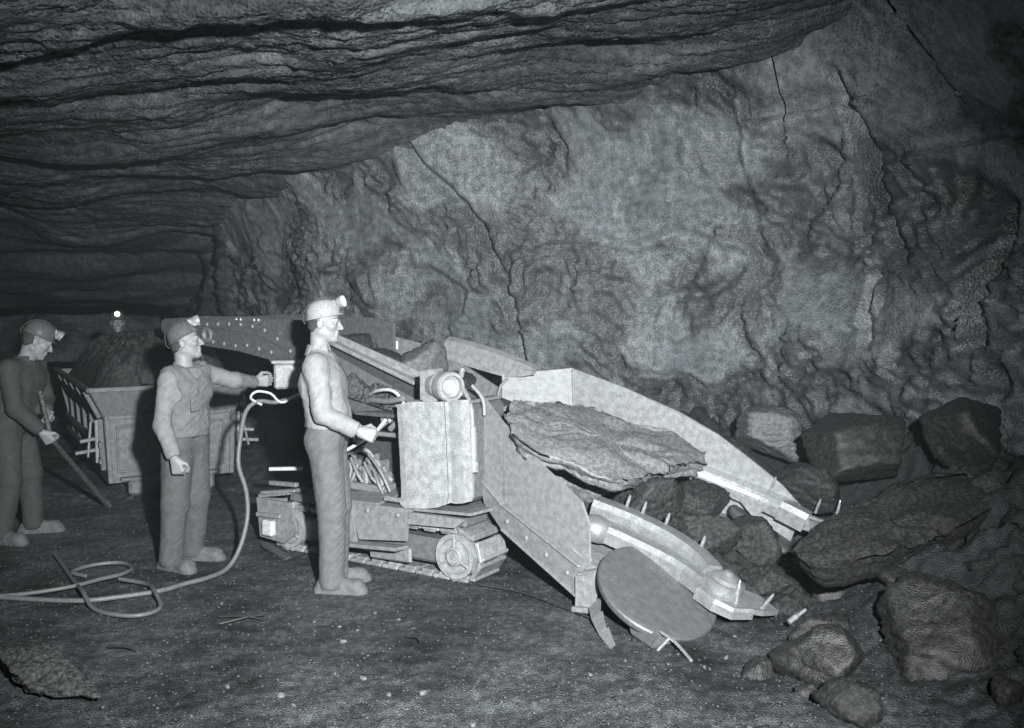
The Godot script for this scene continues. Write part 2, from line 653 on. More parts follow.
func build_ceiling() -> void:
	var xs := PackedFloat32Array()
	var x := -12.5
	while x < 6.5:
		xs.append(x)
		x += 0.05 if x > -6.5 and x < 4.5 else 0.12
	var zs := PackedFloat32Array()
	var z := 7.0
	while z > -25.5:
		zs.append(z)
		z -= 0.3 if z > -4.5 else (0.03 if z > -13.0 else 0.07)
	var v := PackedVector3Array()
	var col := PackedColorArray()
	for zz in zs:
		for xx in xs:
			var d := -zz
			var far := maxf(d - 8.0, 0.0)
			var y := 3.48 + 0.12 * clampf(xx, -3.0, 3.5) - minf(0.021 * far * far, 1.5)
			# beds breaking off in ragged steps
			var wx := xx + 0.5 * broad.get_noise_2d(xx * 0.5, zz * 0.5)
			var h := broad.get_noise_2d(wx * 0.22 + 8, zz * 0.75) * 2.2 + 0.35 * fine.get_noise_2d(wx * 0.6, zz * 2.4)
			var q := floorf(h * 2.6)
			var fr := h * 2.6 - q
			var stepped := (q + clampf((fr - 0.72) / 0.28, 0.0, 1.0)) / 2.6
			y += stepped * 0.05
			var wave := fine.get_noise_2d(wx * 1.1, zz * 6.0)
			y += wave * 0.022
			y += fine.get_noise_2d(xx * 4.0, zz * 8.0) * 0.018
			y += broad.get_noise_2d(xx * 0.3 + 90, zz * 0.3) * 0.1
			v.append(Vector3(xx, y, zz))
			var c := 0.19 + 0.08 * broad.get_noise_2d(wx * 0.5, zz * 1.3 + 33) + 0.05 * wave + 0.03 * fine.get_noise_2d(xx * 4.0, zz * 14.0)
			c = clampf(c, 0.06, 0.4)
			col.append(Color(c * 0.95, c, c * 1.03))
	var o := structure("ceiling", sheet(v, xs.size(), zs.size(), col), M.roof_rock)
	tag(o, "low bedded rock roof broken off in ragged steps", "")


# ---------------------------------------------------------------- the loading machine
# local frame: x towards the working face, z towards the camera
func deck_y(x: float) -> float:
	return 0.13 - 0.36 * x


func bolt_mesh(r: float, h: float) -> ArrayMesh:
	var st := mb()
	lathe(st, [Vector2(r, 0), Vector2(r, h * 0.5), Vector2(r * 0.75, h * 0.85), Vector2(0, h)], Transform3D(), 8, true)
	return done(st)


func build_loader() -> void:
	var L := thing("coal_loader", "long pale steel crawler loading machine with gathering arms and a scoop mouth", "loader", Vector3(1.261, 0, -6.169))
	L.rotation.y = -deg_to_rad(32.0)
	var st: SurfaceTool
	var bolt := bolt_mesh(0.016, 0.014)

	# chassis between the crawlers
	st = mb()
	boxat(st, Vector3(-2.05, 0.36, 0), Vector3(1.7, 0.34, 1.0), 0.02)
	boxat(st, Vector3(-2.1, 0.62, 0.0), Vector3(1.3, 0.3, 0.8), 0.02)
	boxat(st, Vector3(-1.35, 0.5, 0), Vector3(0.3, 0.42, 1.1), 0.02)
	part(L, "chassis", done(st), M.steel_dark)

	for s in [1.0, -1.0]:
		build_crawler(L, s)

	# tread plates over the near crawler
	st = mb()
	plate(st, pl([Vector3(-2.32, 0.40, 0.5), Vector3(-1.66, 0.42, 0.5), Vector3(-1.66, 0.42, 0.93), Vector3(-2.32, 0.40, 0.93)]), 0.02)
	part(L, "tread_plate", done(st), M.steel)
	st = mb()
	plate(st, pl([Vector3(-1.64, 0.435, 0.5), Vector3(-1.14, 0.45, 0.5), Vector3(-1.20, 0.45, 0.93), Vector3(-1.64, 0.43, 0.93)]), 0.018)
	part(L, "tread_plate", done(st), M.steel)
	# the bent step hanging at the operator's side
	st = mb()
	plate(st, pl([Vector3(-2.17, 0.40, 0.93), Vector3(-1.67, 0.42, 0.93), Vector3(-1.67, 0.23, 0.965), Vector3(-2.06, 0.19, 0.965)]), 0.016)
	plate(st, pl([Vector3(-2.14, 0.165, 0.95), Vector3(-1.67, 0.19, 0.95), Vector3(-1.67, 0.20, 1.08), Vector3(-2.14, 0.17, 1.08)]), 0.022)
	plate(st, pl([Vector3(-2.20, 0.41, 0.94), Vector3(-2.16, 0.41, 0.94), Vector3(-2.05, 0.18, 1.0), Vector3(-2.12, 0.18, 1.0)]), 0.02)
	var stp := part(L, "side_step", done(st), M.steel)
	for p in [Vector3(-2.0, 0.385, 0.952), Vector3(-1.75, 0.385, 0.952)]:
		part(stp, "bolt", bolt, M.steel_pale, Transform3D(Basis(Vector3.RIGHT, PI / 2), p))
	# guard bar under the step
	st = mb()
	bar(st, Vector3(-2.0, 0.12, 0.93), Vector3(-1.66, 0.13, 0.93), 0.03, 0.1, Vector3.UP, 0.012)
	part(L, "track_guard", done(st), M.steel)
	# bent sheet end sticking up between step and panel
	st = mb()
	plate(st, pl([Vector3(-1.66, 0.415, 0.95), Vector3(-1.22, 0.42, 0.95), Vector3(-1.30, 0.36, 0.96), Vector3(-1.66, 0.34, 0.96)]), 0.014)
	part(L, "side_flange", done(st), M.steel)

	# tall cover sheets on the near side, dented and folded
	build_cover(L, [[-1.79, 1.08, 0.45], [-1.74, 1.10, 0.43], [-1.66, 1.115, 0.44], [-1.56, 1.12, 0.45], [-1.47, 1.125, 0.47], [-1.42, 1.13, 0.49]], [0.0, 0.012, 0.016, 0.014, 0.014, 0.012], M.steel_panel)
	build_cover(L, [[-1.425, 1.12, 0.49], [-1.40, 1.13, 0.50], [-1.36, 1.14, 0.50], [-1.30, 1.145, 0.51], [-1.24, 1.15, 0.53]], [-0.012, -0.015, -0.006, 0.0, -0.004], M.steel_panel)
	# what the covers hang on
	st = mb()
	boxat(st, Vector3(-1.52, 0.8, 0.62), Vector3(0.5, 0.62, 0.4), 0.03)
	part(L, "motor_case", done(st), M.steel_dull)
	st = mb()
	plate(st, pl([Vector3(-1.82, 1.075, 0.5), Vector3(-1.26, 1.13, 0.5), Vector3(-1.26, 1.13, 0.88), Vector3(-1.82, 1.075, 0.88)]), 0.02)
	part(L, "cover_top", done(st), M.steel)
	st = mb()
	bar(st, Vector3(-1.90, 0.47, 0.9), Vector3(-1.72, 0.47, 0.9), 0.03, 0.03)
	part(L, "peg", done(st), M.steel_bright)

	build_headlight(L)
	build_head(L, bolt)
	build_conveyor(L)
	build_boom(L, bolt)
	build_controls(L)


func build_crawler(L: Node3D, s: float) -> void:
	var zc := 0.745 * s
	var x0 := -1.32
	var x1 := -2.78
	var r := 0.15
	var yc := 0.165
	# the track frame between the runs
	var st := mb()
	boxat(st, Vector3((x0 + x1) * 0.5, yc, zc), Vector3(1.3, 0.16, 0.26), 0.02)
	boxat(st, Vector3((x0 + x1) * 0.5 + 0.02, 0.37, zc), Vector3(1.5, 0.06, 0.26), 0.015)
	var C := part(L, "crawler", done(st), M.steel_dull)
	# shoes round the loop
	st = mb()
	boxat(st, Vector3(0, 0.0, 0), Vector3(0.128, 0.026, 0.30), 0.006)
	boxat(st, Vector3(0.045, 0.018, 0), Vector3(0.022, 0.022, 0.29), 0.006)
	boxat(st, Vector3(-0.02, -0.018, 0.11), Vector3(0.09, 0.02, 0.05), 0.006)
	boxat(st, Vector3(-0.02, -0.018, -0.11), Vector3(0.09, 0.02, 0.05), 0.006)
	var shoe := done(st)
	var straight := x0 - x1
	var loop := 2.0 * straight + TAU * r
	var n := 28
	for k in n:
		var t := loop * k / n
		var p: Vector3
		var a := 0.0
		if t < straight:
			p = Vector3(x1 + t, yc + r, zc)
		elif t < straight + PI * r:
			a = -(t - straight) / r
			p = Vector3(x0 + sin(-a) * r, yc + cos(a) * r, zc)
		elif t < 2.0 * straight + PI * r:
			a = PI
			p = Vector3(x0 - (t - straight - PI * r), yc - r, zc)
		else:
			a = PI - (t - 2.0 * straight - PI * r) / r
			p = Vector3(x1 - sin(PI - a) * r, yc + cos(a) * r, zc)
		part(C, "track_shoe", shoe, M.steel if k % 3 else M.steel_pale, Transform3D(Basis(Vector3.BACK, a), p))
	# spoked wheels at both ends
	st = mb()
	lathe(st, [Vector2(0.0, -0.04), Vector2(0.142, -0.04), Vector2(0.142, 0.02), Vector2(0.112, 0.02), Vector2(0.105, 0.0), Vector2(0.066, 0.0), Vector2(0.06, 0.028), Vector2(0.045, 0.034), Vector2(0.04, 0.02), Vector2(0.024, 0.02), Vector2(0.02, 0.03), Vector2(0, 0.03)], Transform3D(), 28)
	for k in 3:
		var a := TAU * k / 3.0 + 0.5
		bar(st, Vector3(cos(a) * 0.05, 0.012, sin(a) * 0.05), Vector3(cos(a) * 0.115, 0.012, sin(a) * 0.115), 0.02, 0.03, Vector3.UP)
	var wheel := done(st)
	for x in [x0 - 0.02, x1 + 0.02]:
		part(C, "idler_wheel", wheel, M.steel_pale, Transform3D(Basis(Vector3.RIGHT, PI / 2 * s), Vector3(x, yc, zc + 0.15 * s)))
	if s > 0:
		# rear end plates, with a pale block
		st = mb()
		plate(st, pl([Vector3(-3.05, 0.36, 0.75), Vector3(-2.72, 0.42, 0.75), Vector3(-2.72, 0.42, 0.95), Vector3(-3.0, 0.37, 0.95)]), 0.025)
		plate(st, pl([Vector3(-3.02, 0.36, 0.93), Vector3(-2.94, 0.36, 0.93), Vector3(-2.9, 0.08, 0.93), Vector3(-3.0, 0.1, 0.93)]), 0.025)
		bar(st, Vector3(-2.98, 0.45, 0.85), Vector3(-2.72, 0.46, 0.85), 0.04, 0.03)
		plate(st, pl([Vector3(-3.0, 0.36, 0.96), Vector3(-2.68, 0.36, 0.96), Vector3(-2.62, 0.16, 0.96), Vector3(-2.74, 0.07, 0.96), Vector3(-2.97, 0.09, 0.96)]), 0.02)
		plate(st, pl([Vector3(-3.0, 0.36, 0.96), Vector3(-2.97, 0.09, 0.96), Vector3(-2.97, 0.09, 0.62), Vector3(-3.0, 0.36, 0.62)]), 0.02)
		bar(st, Vector3(-2.98, 0.25, 0.985), Vector3(-2.75, 0.26, 0.985), 0.03, 0.03)
		bar(st, Vector3(-2.96, 0.40, 0.95), Vector3(-2.66, 0.44, 0.92), 0.05, 0.02)
		part(C, "end_plate", done(st), M.steel)
		st = mb()
		boxat(st, Vector3(-2.85, 0.17, 1.0), Vector3(0.10, 0.11, 0.05), 0.012)
		part(C, "end_block", done(st), M.paint_white)
		st = mb()
		bar(st, Vector3(-2.9, 0.05, 1.0), Vector3(-2.6, 0.0, 1.06), 0.05, 0.03)
		part(C, "drag_bar", done(st), M.steel_dark)


func build_cover(L: Node3D, cols: Array, out: Array, m: Material) -> void:
	# a sheet folded along upright lines: rows of [x, top, bottom], pushed out by `out`
	var rows := 13
	var v := PackedVector3Array()
	for side in 2:
		for j in rows + 1:
			var t := float(j) / rows
			for i in cols.size():
				var x: float = cols[i][0]
				var y := lerpf(cols[i][1], cols[i][2], t)
				var z: float = 0.9 + out[i] + 0.004 * fine.get_noise_2d(x * 4.0, y * 5.0)
				if t > 0.93: z += 0.02
				v.append(Vector3(x + 0.03 * t, y, z - 0.012 * side))
	var w := cols.size()
	var st := mb()
	for j in rows:
		for i in w - 1:
			var a := j * w + i
			var o := (rows + 1) * w
			quad_n(st, v[a], v[a + 1], v[a + w + 1], v[a + w], Vector3.BACK)
			quad_n(st, v[o + a], v[o + a + 1], v[o + a + w + 1], v[o + a + w], Vector3.FORWARD)
	for i in w - 1:
		var o := (rows + 1) * w
		quad_n(st, v[i], v[i + 1], v[o + i + 1], v[o + i], Vector3.UP)
		var b := rows * w + i
		quad_n(st, v[b], v[b + 1], v[o + b + 1], v[o + b], Vector3.DOWN)
	for j in rows:
		var o := (rows + 1) * w
		var a := j * w
		quad_n(st, v[a], v[a + w], v[o + a + w], v[o + a], Vector3.LEFT)
		a += w - 1
		quad_n(st, v[a], v[a + w], v[o + a + w], v[o + a], Vector3.RIGHT)
	part(L, "cover_sheet", done(st), m)


func build_headlight(L: Node3D) -> void:
	# a heavy round lamp housing on the cover top, looking to the working face
	var d := Vector3(0.90, 0.0, 0.43)
	var xf := along(d, Vector3(-1.50, 1.215, 0.80))
	var st := mb()
	lathe(st, [Vector2(0, -0.10), Vector2(0.075, -0.10), Vector2(0.088, -0.08), Vector2(0.088, -0.02), Vector2(0.082, 0.0), Vector2(0.082, 0.03), Vector2(0.098, 0.035), Vector2(0.098, 0.10), Vector2(0.09, 0.115), Vector2(0.072, 0.115), Vector2(0.068, 0.085), Vector2(0.045, 0.07), Vector2(0, 0.06)], xf, 26)
	var H := part(L, "headlight", done(st), M.steel_pale)
	st = mb()
	lathe(st, [Vector2(0.0, 0.066), Vector2(0.036, 0.068), Vector2(0.046, 0.082), Vector2(0.04, 0.088), Vector2(0.022, 0.085), Vector2(0.0, 0.078)], xf, 20)
	part(H, "lens", done(st), M.lens_glass)
	st = mb()
	plate(st, pl([Vector3(-1.66, 1.30, 0.78), Vector3(-1.56, 1.32, 0.78), Vector3(-1.50, 1.25, 0.78), Vector3(-1.52, 1.13, 0.78), Vector3(-1.57, 1.09, 0.78), Vector3(-1.66, 1.12, 0.78)]), 0.10)
	part(H, "lamp_bracket", done(st), M.steel_pale)
	st = mb()
	lathe(st, [Vector2(0.018, 0), Vector2(0.018, 0.05), Vector2(0.012, 0.06), Vector2(0, 0.06)], along(Vector3(0.3, 1, 0), Vector3(-1.42, 1.27, 0.72)), 10)
	part(H, "nut", done(st), M.steel_bright)


func pin(parent: Node3D, at: Vector3, d: Vector3, h := 0.07) -> void:
	var st := mb()
	lathe(st, [Vector2(0.011, -0.02), Vector2(0.011, h * 0.6), Vector2(0.008, h * 0.9), Vector2(0.003, h)], Transform3D(), 8)
	var xf := along(d, at)
	part(parent, "pin", done(st), M.steel_bright, xf)


# a beam along a path, its section a rounded rectangle
func beam(st: SurfaceTool, path: PackedVector3Array, w: float, h: float, up: Vector3, taper := 1.0) -> void:
	var sec := [Vector2(-0.5, 0.2), Vector2(-0.36, 0.5), Vector2(0.36, 0.5), Vector2(0.5, 0.2), Vector2(0.5, -0.5), Vector2(-0.5, -0.5)]
	var rings := []
	for i in path.size():
		var d := (path[mini(i + 1, path.size() - 1)] - path[maxi(i - 1, 0)]).normalized()
		var z := d.cross(up).normalized()
		var y := z.cross(d)
		var k := lerpf(1.0, taper, float(i) / (path.size() - 1))
		var ring := []
		for q in sec:
			ring.append(path[i] + z * q.x * w * k + y * q.y * h * k)
		rings.append(ring)
	st.set_smooth_group(-1)
	for i in path.size() - 1:
		for k in sec.size():
			var k2 := (k + 1) % sec.size()
			var mid: Vector3 = (rings[i][k] + rings[i][k2]) * 0.5 - path[i]
			quad_n(st, rings[i][k], rings[i][k2], rings[i + 1][k2], rings[i + 1][k], mid)
	for k in range(1, sec.size() - 1):
		tri_n(st, rings[0][0], rings[0][k], rings[0][k + 1], path[0] - path[1])
		var e := path.size() - 1
		tri_n(st, rings[e][0], rings[e][k], rings[e][k + 1], path[e] - path[e - 1])


func build_head(L: Node3D, bolt: ArrayMesh) -> void:
	var st := mb()
	# the sloping apron
	var dk := []
	for p in [[-1.9, 0.42], [-1.32, 0.64], [-0.4, 0.98], [-0.27, 0.98], [-0.24, 0.60], [0.36, 0.55], [0.5, 0.0], [0.42, -0.75], [0.2, -0.95], [-0.4, -0.86], [-1.32, -0.66], [-1.9, -0.42]]:
		dk.append(Vector3(p[0], deck_y(p[0]) if p[0] > -1.5 else 0.8, p[1]))
	dk[0].y = deck_y(-1.9)
	dk[dk.size() - 1].y = deck_y(-1.9)
	plate(st, pl(dk), 0.04)
	# ribs below it
	for z in [-0.5, 0.0, 0.5]:
		bar(st, Vector3(-1.2, deck_y(-1.2) - 0.09, z), Vector3(0.2, deck_y(0.2) - 0.05, z), 0.08, 0.1, Vector3.UP)
	part(L, "apron", done(st), M.steel)

	# near wing: upright, bent, its foot following the apron
	st = mb()
	plate(st, pl([Vector3(-1.31, 1.17, 0.66), Vector3(-1.09, 1.0, 0.73), Vector3(-1.07, 0.5, 0.735), Vector3(-1.10, 0.47, 0.72), Vector3(-1.29, 0.60, 0.66)]), 0.016)
	plate(st, pl([Vector3(-1.09, 1.0, 0.73), Vector3(-0.73, 0.78, 0.85), Vector3(-0.42, 0.62, 0.955), Vector3(-0.36, 0.5, 0.975), Vector3(-0.36, 0.28, 0.975), Vector3(-0.42, 0.26, 0.955), Vector3(-1.07, 0.5, 0.735)]), 0.016)
	plate(st, pl([Vector3(-1.31, 1.17, 0.66), Vector3(-1.29, 0.60, 0.66), Vector3(-1.62, 0.72, 0.44), Vector3(-1.62, 1.17, 0.44)]), 0.016)
	part(L, "side_wing", done(st), M.steel_wing)
	# bolted rail along its foot
	st = mb()
	plate(st, pl([Vector3(-1.30, 0.63, 0.675), Vector3(-1.08, 0.50, 0.75), Vector3(-0.40, 0.265, 0.985), Vector3(-0.43, 0.08, 0.985), Vector3(-1.08, 0.335, 0.75), Vector3(-1.25, 0.47, 0.69)]), 0.03)
	bar(st, Vector3(-1.28, 0.615, 0.69), Vector3(-1.08, 0.495, 0.765), 0.03, 0.014)
	bar(st, Vector3(-1.08, 0.495, 0.765), Vector3(-0.41, 0.262, 1.0), 0.03, 0.014)
	bar(st, Vector3(-1.08, 0.345, 0.77), Vector3(-0.43, 0.09, 1.0), 0.03, 0.016)
	var rail := part(L, "side_rail", done(st), M.steel)
	for k in 4:
		var t := 0.08 + 0.26 * k
		var p := Vector3(-1.08, 0.42, 0.75).lerp(Vector3(-0.41, 0.17, 0.985), t) + Vector3(-0.005, 0, 0.014)
		part(rail, "bolt", bolt, M.steel_pale, Transform3D(Basis(Vector3.RIGHT, PI / 2).rotated(Vector3.UP, -0.33), p))
	# front corner bracket
	st = mb()
	plate(st, pl([Vector3(-0.42, 0.215, 1.02), Vector3(-0.29, 0.255, 1.02), Vector3(-0.275, 0.15, 1.02), Vector3(-0.31, 0.02, 1.02), Vector3(-0.42, 0.005, 1.02)]), 0.03)
	plate(st, pl([Vector3(-0.42, 0.215, 1.02), Vector3(-0.29, 0.255, 1.02), Vector3(-0.29, 0.23, 0.85), Vector3(-0.42, 0.25, 0.85)]), 0.02)
	bar(st, Vector3(-0.43, 0.03, 1.05), Vector3(-0.31, 0.04, 1.05), 0.04, 0.03)
	part(L, "corner_bracket", done(st), M.steel)

	# far wing with its bent rear leaf
	st = mb()
	plate(st, pl([Vector3(-1.39, 1.23, -0.70), Vector3(-0.97, 1.10, -0.745), Vector3(-0.55, 0.94, -0.785), Vector3(-0.28, 0.80, -0.82), Vector3(-0.05, 0.64, -0.85), Vector3(0.17, 0.47, -0.885), Vector3(0.31, 0.32, -0.90), Vector3(0.22, 0.06, -0.90), Vector3(-0.4, 0.26, -0.83), Vector3(-1.36, 0.61, -0.70)]), 0.018)
	plate(st, pl([Vector3(-1.39, 1.23, -0.70), Vector3(-1.36, 0.61, -0.70), Vector3(-1.85, 0.76, -0.44), Vector3(-1.85, 1.18, -0.44)]), 0.018)
	bar(st, Vector3(-1.38, 1.22, -0.69), Vector3(-1.36, 0.75, -0.69), 0.02, 0.02, Vector3.RIGHT)
	part(L, "side_wing", done(st), M.steel_pale)

	# crank discs on the apron
	for s in [1.0, -1.0]:
		var c := Vector3(0.03, 0.172, 0.925) if s > 0 else Vector3(0.14, 0.14, -0.78)
		var nrm := Vector3(0.48, 0.85, 0.2 * s)
		st = mb()
		lathe(st, [Vector2(0, -0.05), Vector2(0.29, -0.05), Vector2(0.338, -0.03), Vector2(0.345, -0.018), Vector2(0.345, 0.004), Vector2(0.338, 0.013), Vector2(0.315, 0.016), Vector2(0, 0.017)], along(nrm, c), 56)
		part(L, "crank_disc", done(st), M.steel_disc if s > 0 else M.steel_dull)
	# guide ring behind the near disc
	st = mb()
	var ring := PackedVector3Array()
	for k in 13:
		var a := -2.9 + 1.7 * k / 12.0
		ring.append(Vector3(-0.42 + 0.15 * cos(a), 0, 0.80 - 0.15 * sin(a)))
	for k in ring.size():
		ring[k].y = deck_y(ring[k].x) + 0.03
	tube(st, ring, 0.012, 6)
	part(L, "guide_ring", done(st), M.steel_pale)

	build_arm(L, 1.0)
	build_arm(L, -1.0)

	# curved scraper blades below the lip
	st = mb()
	var curve := pl([Vector3(-0.29, 0.075, 1.10), Vector3(-0.22, 0.05, 1.20), Vector3(-0.12, 0.02, 1.31), Vector3(0.0, 0.0, 1.42)])
	for k in 3:
		quad_n(st, curve[k], curve[k + 1], curve[k + 1] + Vector3(0.035 - 0.012 * k, 0.05 - 0.017 * k, -0.02), curve[k] + Vector3(0.055 - 0.01 * k, 0.06 - 0.01 * k, -0.02), Vector3(0.5, 0.6, 0.6))
		quad_n(st, curve[k] - Vector3(0.012, 0.004, 0), curve[k + 1] - Vector3(0.012, 0.004, 0), curve[k + 1] + Vector3(0.023 - 0.012 * k, 0.046 - 0.017 * k, -0.02), curve[k] + Vector3(0.043 - 0.01 * k, 0.056 - 0.01 * k, -0.02), Vector3(-0.5, 0.2, 0.6))
		quad_n(st, curve[k], curve[k + 1], curve[k + 1] - Vector3(0.012, 0.004, 0), curve[k] - Vector3(0.012, 0.004, 0), Vector3(-0.3, -0.5, 0.6))
	part(L, "scraper_blade", done(st), M.steel)
	st = mb()
	plate(st, pl([Vector3(-0.06, 0.09, 1.13), Vector3(0.18, 0.04, 1.23), Vector3(0.24, 0.02, 1.22), Vector3(0.17, 0.0, 1.31), Vector3(0.02, 0.02, 1.23)]), 0.02)
	part(L, "scraper_blade", done(st), M.steel_disc)
	st = mb()
	tube(st, smooth_path(pl([Vector3(0.18, 0.06, 1.22), Vector3(0.285, 0.045, 1.28), Vector3(0.416, 0.012, 1.39)]), 0.03), 0.009, 6)
	tube(st, pl([Vector3(0.24, 0.05, 1.25), Vector3(0.21, 0.0, 1.33)]), 0.009, 6)
	part(L, "bent_rod", done(st), M.steel_bright)


func build_arm(L: Node3D, s: float) -> void:
	var st := mb()
	var up := Vector3(0.34, 0.94, 0)
	var A: MeshInstance3D
	if s > 0:
		var inner := smooth_path(pl([Vector3(-0.54, 0.51, 0.57), Vector3(-0.3, 0.445, 0.55), Vector3(-0.05, 0.365, 0.56), Vector3(0.14, 0.29, 0.61), Vector3(0.25, 0.24, 0.69)]), 0.06)
		var outer := smooth_path(pl([Vector3(-0.46, 0.43, 0.72), Vector3(-0.3, 0.38, 0.70), Vector3(-0.05, 0.30, 0.69), Vector3(0.12, 0.24, 0.71), Vector3(0.24, 0.20, 0.76)]), 0.06)
		beam(st, inner, 0.13, 0.12, up)
		beam(st, outer, 0.13, 0.10, up)
		A = part(L, "gathering_arm", done(st), M.steel_worn)
		# rounded end of the root and the pivot boss at the elbow
		st = mb()
		lathe(st, [Vector2(0, -0.06), Vector2(0.085, -0.06), Vector2(0.095, 0.0), Vector2(0.08, 0.045), Vector2(0.05, 0.06), Vector2(0, 0.065)], along(up, Vector3(-0.44, 0.43, 0.74)), 24, true)
		part(A, "root_boss", done(st), M.steel_worn)
		st = mb()
		lathe(st, [Vector2(0, -0.07), Vector2(0.10, -0.07), Vector2(0.11, -0.05), Vector2(0.11, 0.03), Vector2(0.095, 0.035), Vector2(0.08, 0.05), Vector2(0.04, 0.07), Vector2(0.02, 0.085), Vector2(0, 0.085)], along(up, Vector3(0.33, 0.20, 0.70)), 26)
		part(A, "pivot_cap", done(st), M.steel_worn)
		# the finger beyond the elbow
		st = mb()
		beam(st, pl([Vector3(0.22, 0.17, 0.80), Vector3(0.33, 0.13, 0.84), Vector3(0.42, 0.10, 0.83), Vector3(0.50, 0.09, 0.75)]), 0.07, 0.075, up, 0.8)
		plate(st, pl([Vector3(0.28, 0.145, 0.78), Vector3(0.40, 0.115, 0.83), Vector3(0.55, 0.075, 0.70), Vector3(0.60, 0.06, 0.60), Vector3(0.48, 0.11, 0.55), Vector3(0.36, 0.15, 0.58)]), 0.03)
		part(A, "finger", done(st), M.steel_worn)
		for p in [Vector3(-0.36, 0.51, 0.51), Vector3(-0.26, 0.48, 0.50), Vector3(-0.11, 0.43, 0.50), Vector3(0.13, 0.335, 0.55)]:
			pin(A, p, Vector3(0.3, 1, -0.1), 0.085)
		pin(A, Vector3(0.42, 0.14, 0.76), Vector3(0.15, 1, -0.05), 0.12)
		pin(A, Vector3(0.53, 0.09, 0.67), Vector3(0.7, 1, -0.2), 0.11)
	else:
		var path := smooth_path(pl([Vector3(-0.5, 0.50, -0.80), Vector3(-0.25, 0.42, -0.84), Vector3(0.0, 0.34, -0.86), Vector3(0.2, 0.27, -0.84)]), 0.06)
		beam(st, path, 0.12, 0.07, up)
		var low := PackedVector3Array()
		for p in path:
			low.append(p + Vector3(0.03, -0.055, 0.06))
		beam(st, low, 0.09, 0.09, up)
		A = part(L, "gathering_arm", done(st), M.steel_bright, Transform3D(Basis(), Vector3(0.07, 0.06, 0.02)))
		st = mb()
		plate(st, pl([Vector3(-0.2, 0.36, -0.75), Vector3(0.04, 0.29, -0.75), Vector3(-0.04, 0.19, -0.74)]), 0.03)
		part(A, "web_plate", done(st), M.steel_bright)
		# end bracket with a window
		st = mb()
		beam(st, pl([Vector3(0.12, 0.27, -0.80), Vector3(0.24, 0.225, -0.80), Vector3(0.30, 0.20, -0.80)]), 0.13, 0.13, up)
		bar(st, Vector3(0.28, 0.245, -0.80), Vector3(0.54, 0.185, -0.80), 0.04, 0.02)
		bar(st, Vector3(0.28, 0.16, -0.78), Vector3(0.54, 0.10, -0.78), 0.04, 0.02)
		bar(st, Vector3(0.54, 0.19, -0.79), Vector3(0.55, 0.09, -0.79), 0.04, 0.02, Vector3.RIGHT)
		bar(st, Vector3(0.30, 0.24, -0.79), Vector3(0.31, 0.15, -0.79), 0.04, 0.03, Vector3.RIGHT)
		part(A, "end_bracket", done(st), M.steel_bright)
		st = mb()
		boxat(st, Vector3(0.42, 0.17, -0.815), Vector3(0.22, 0.08, 0.02))
		part(A, "bracket_back", done(st), M.steel_dull)
		for p in [Vector3(-0.12, 0.43, -0.88), Vector3(0.03, 0.39, -0.88), Vector3(0.34, 0.27, -0.87)]:
			pin(A, p, Vector3(0.35, 1, 0), 0.085)
		pin(A, Vector3(0.47, 0.22, -0.87), Vector3(0.2, 1, 0), 0.14)
		pin(A, Vector3(0.60, 0.17, -0.85), Vector3(0.5, 1, 0), 0.12)


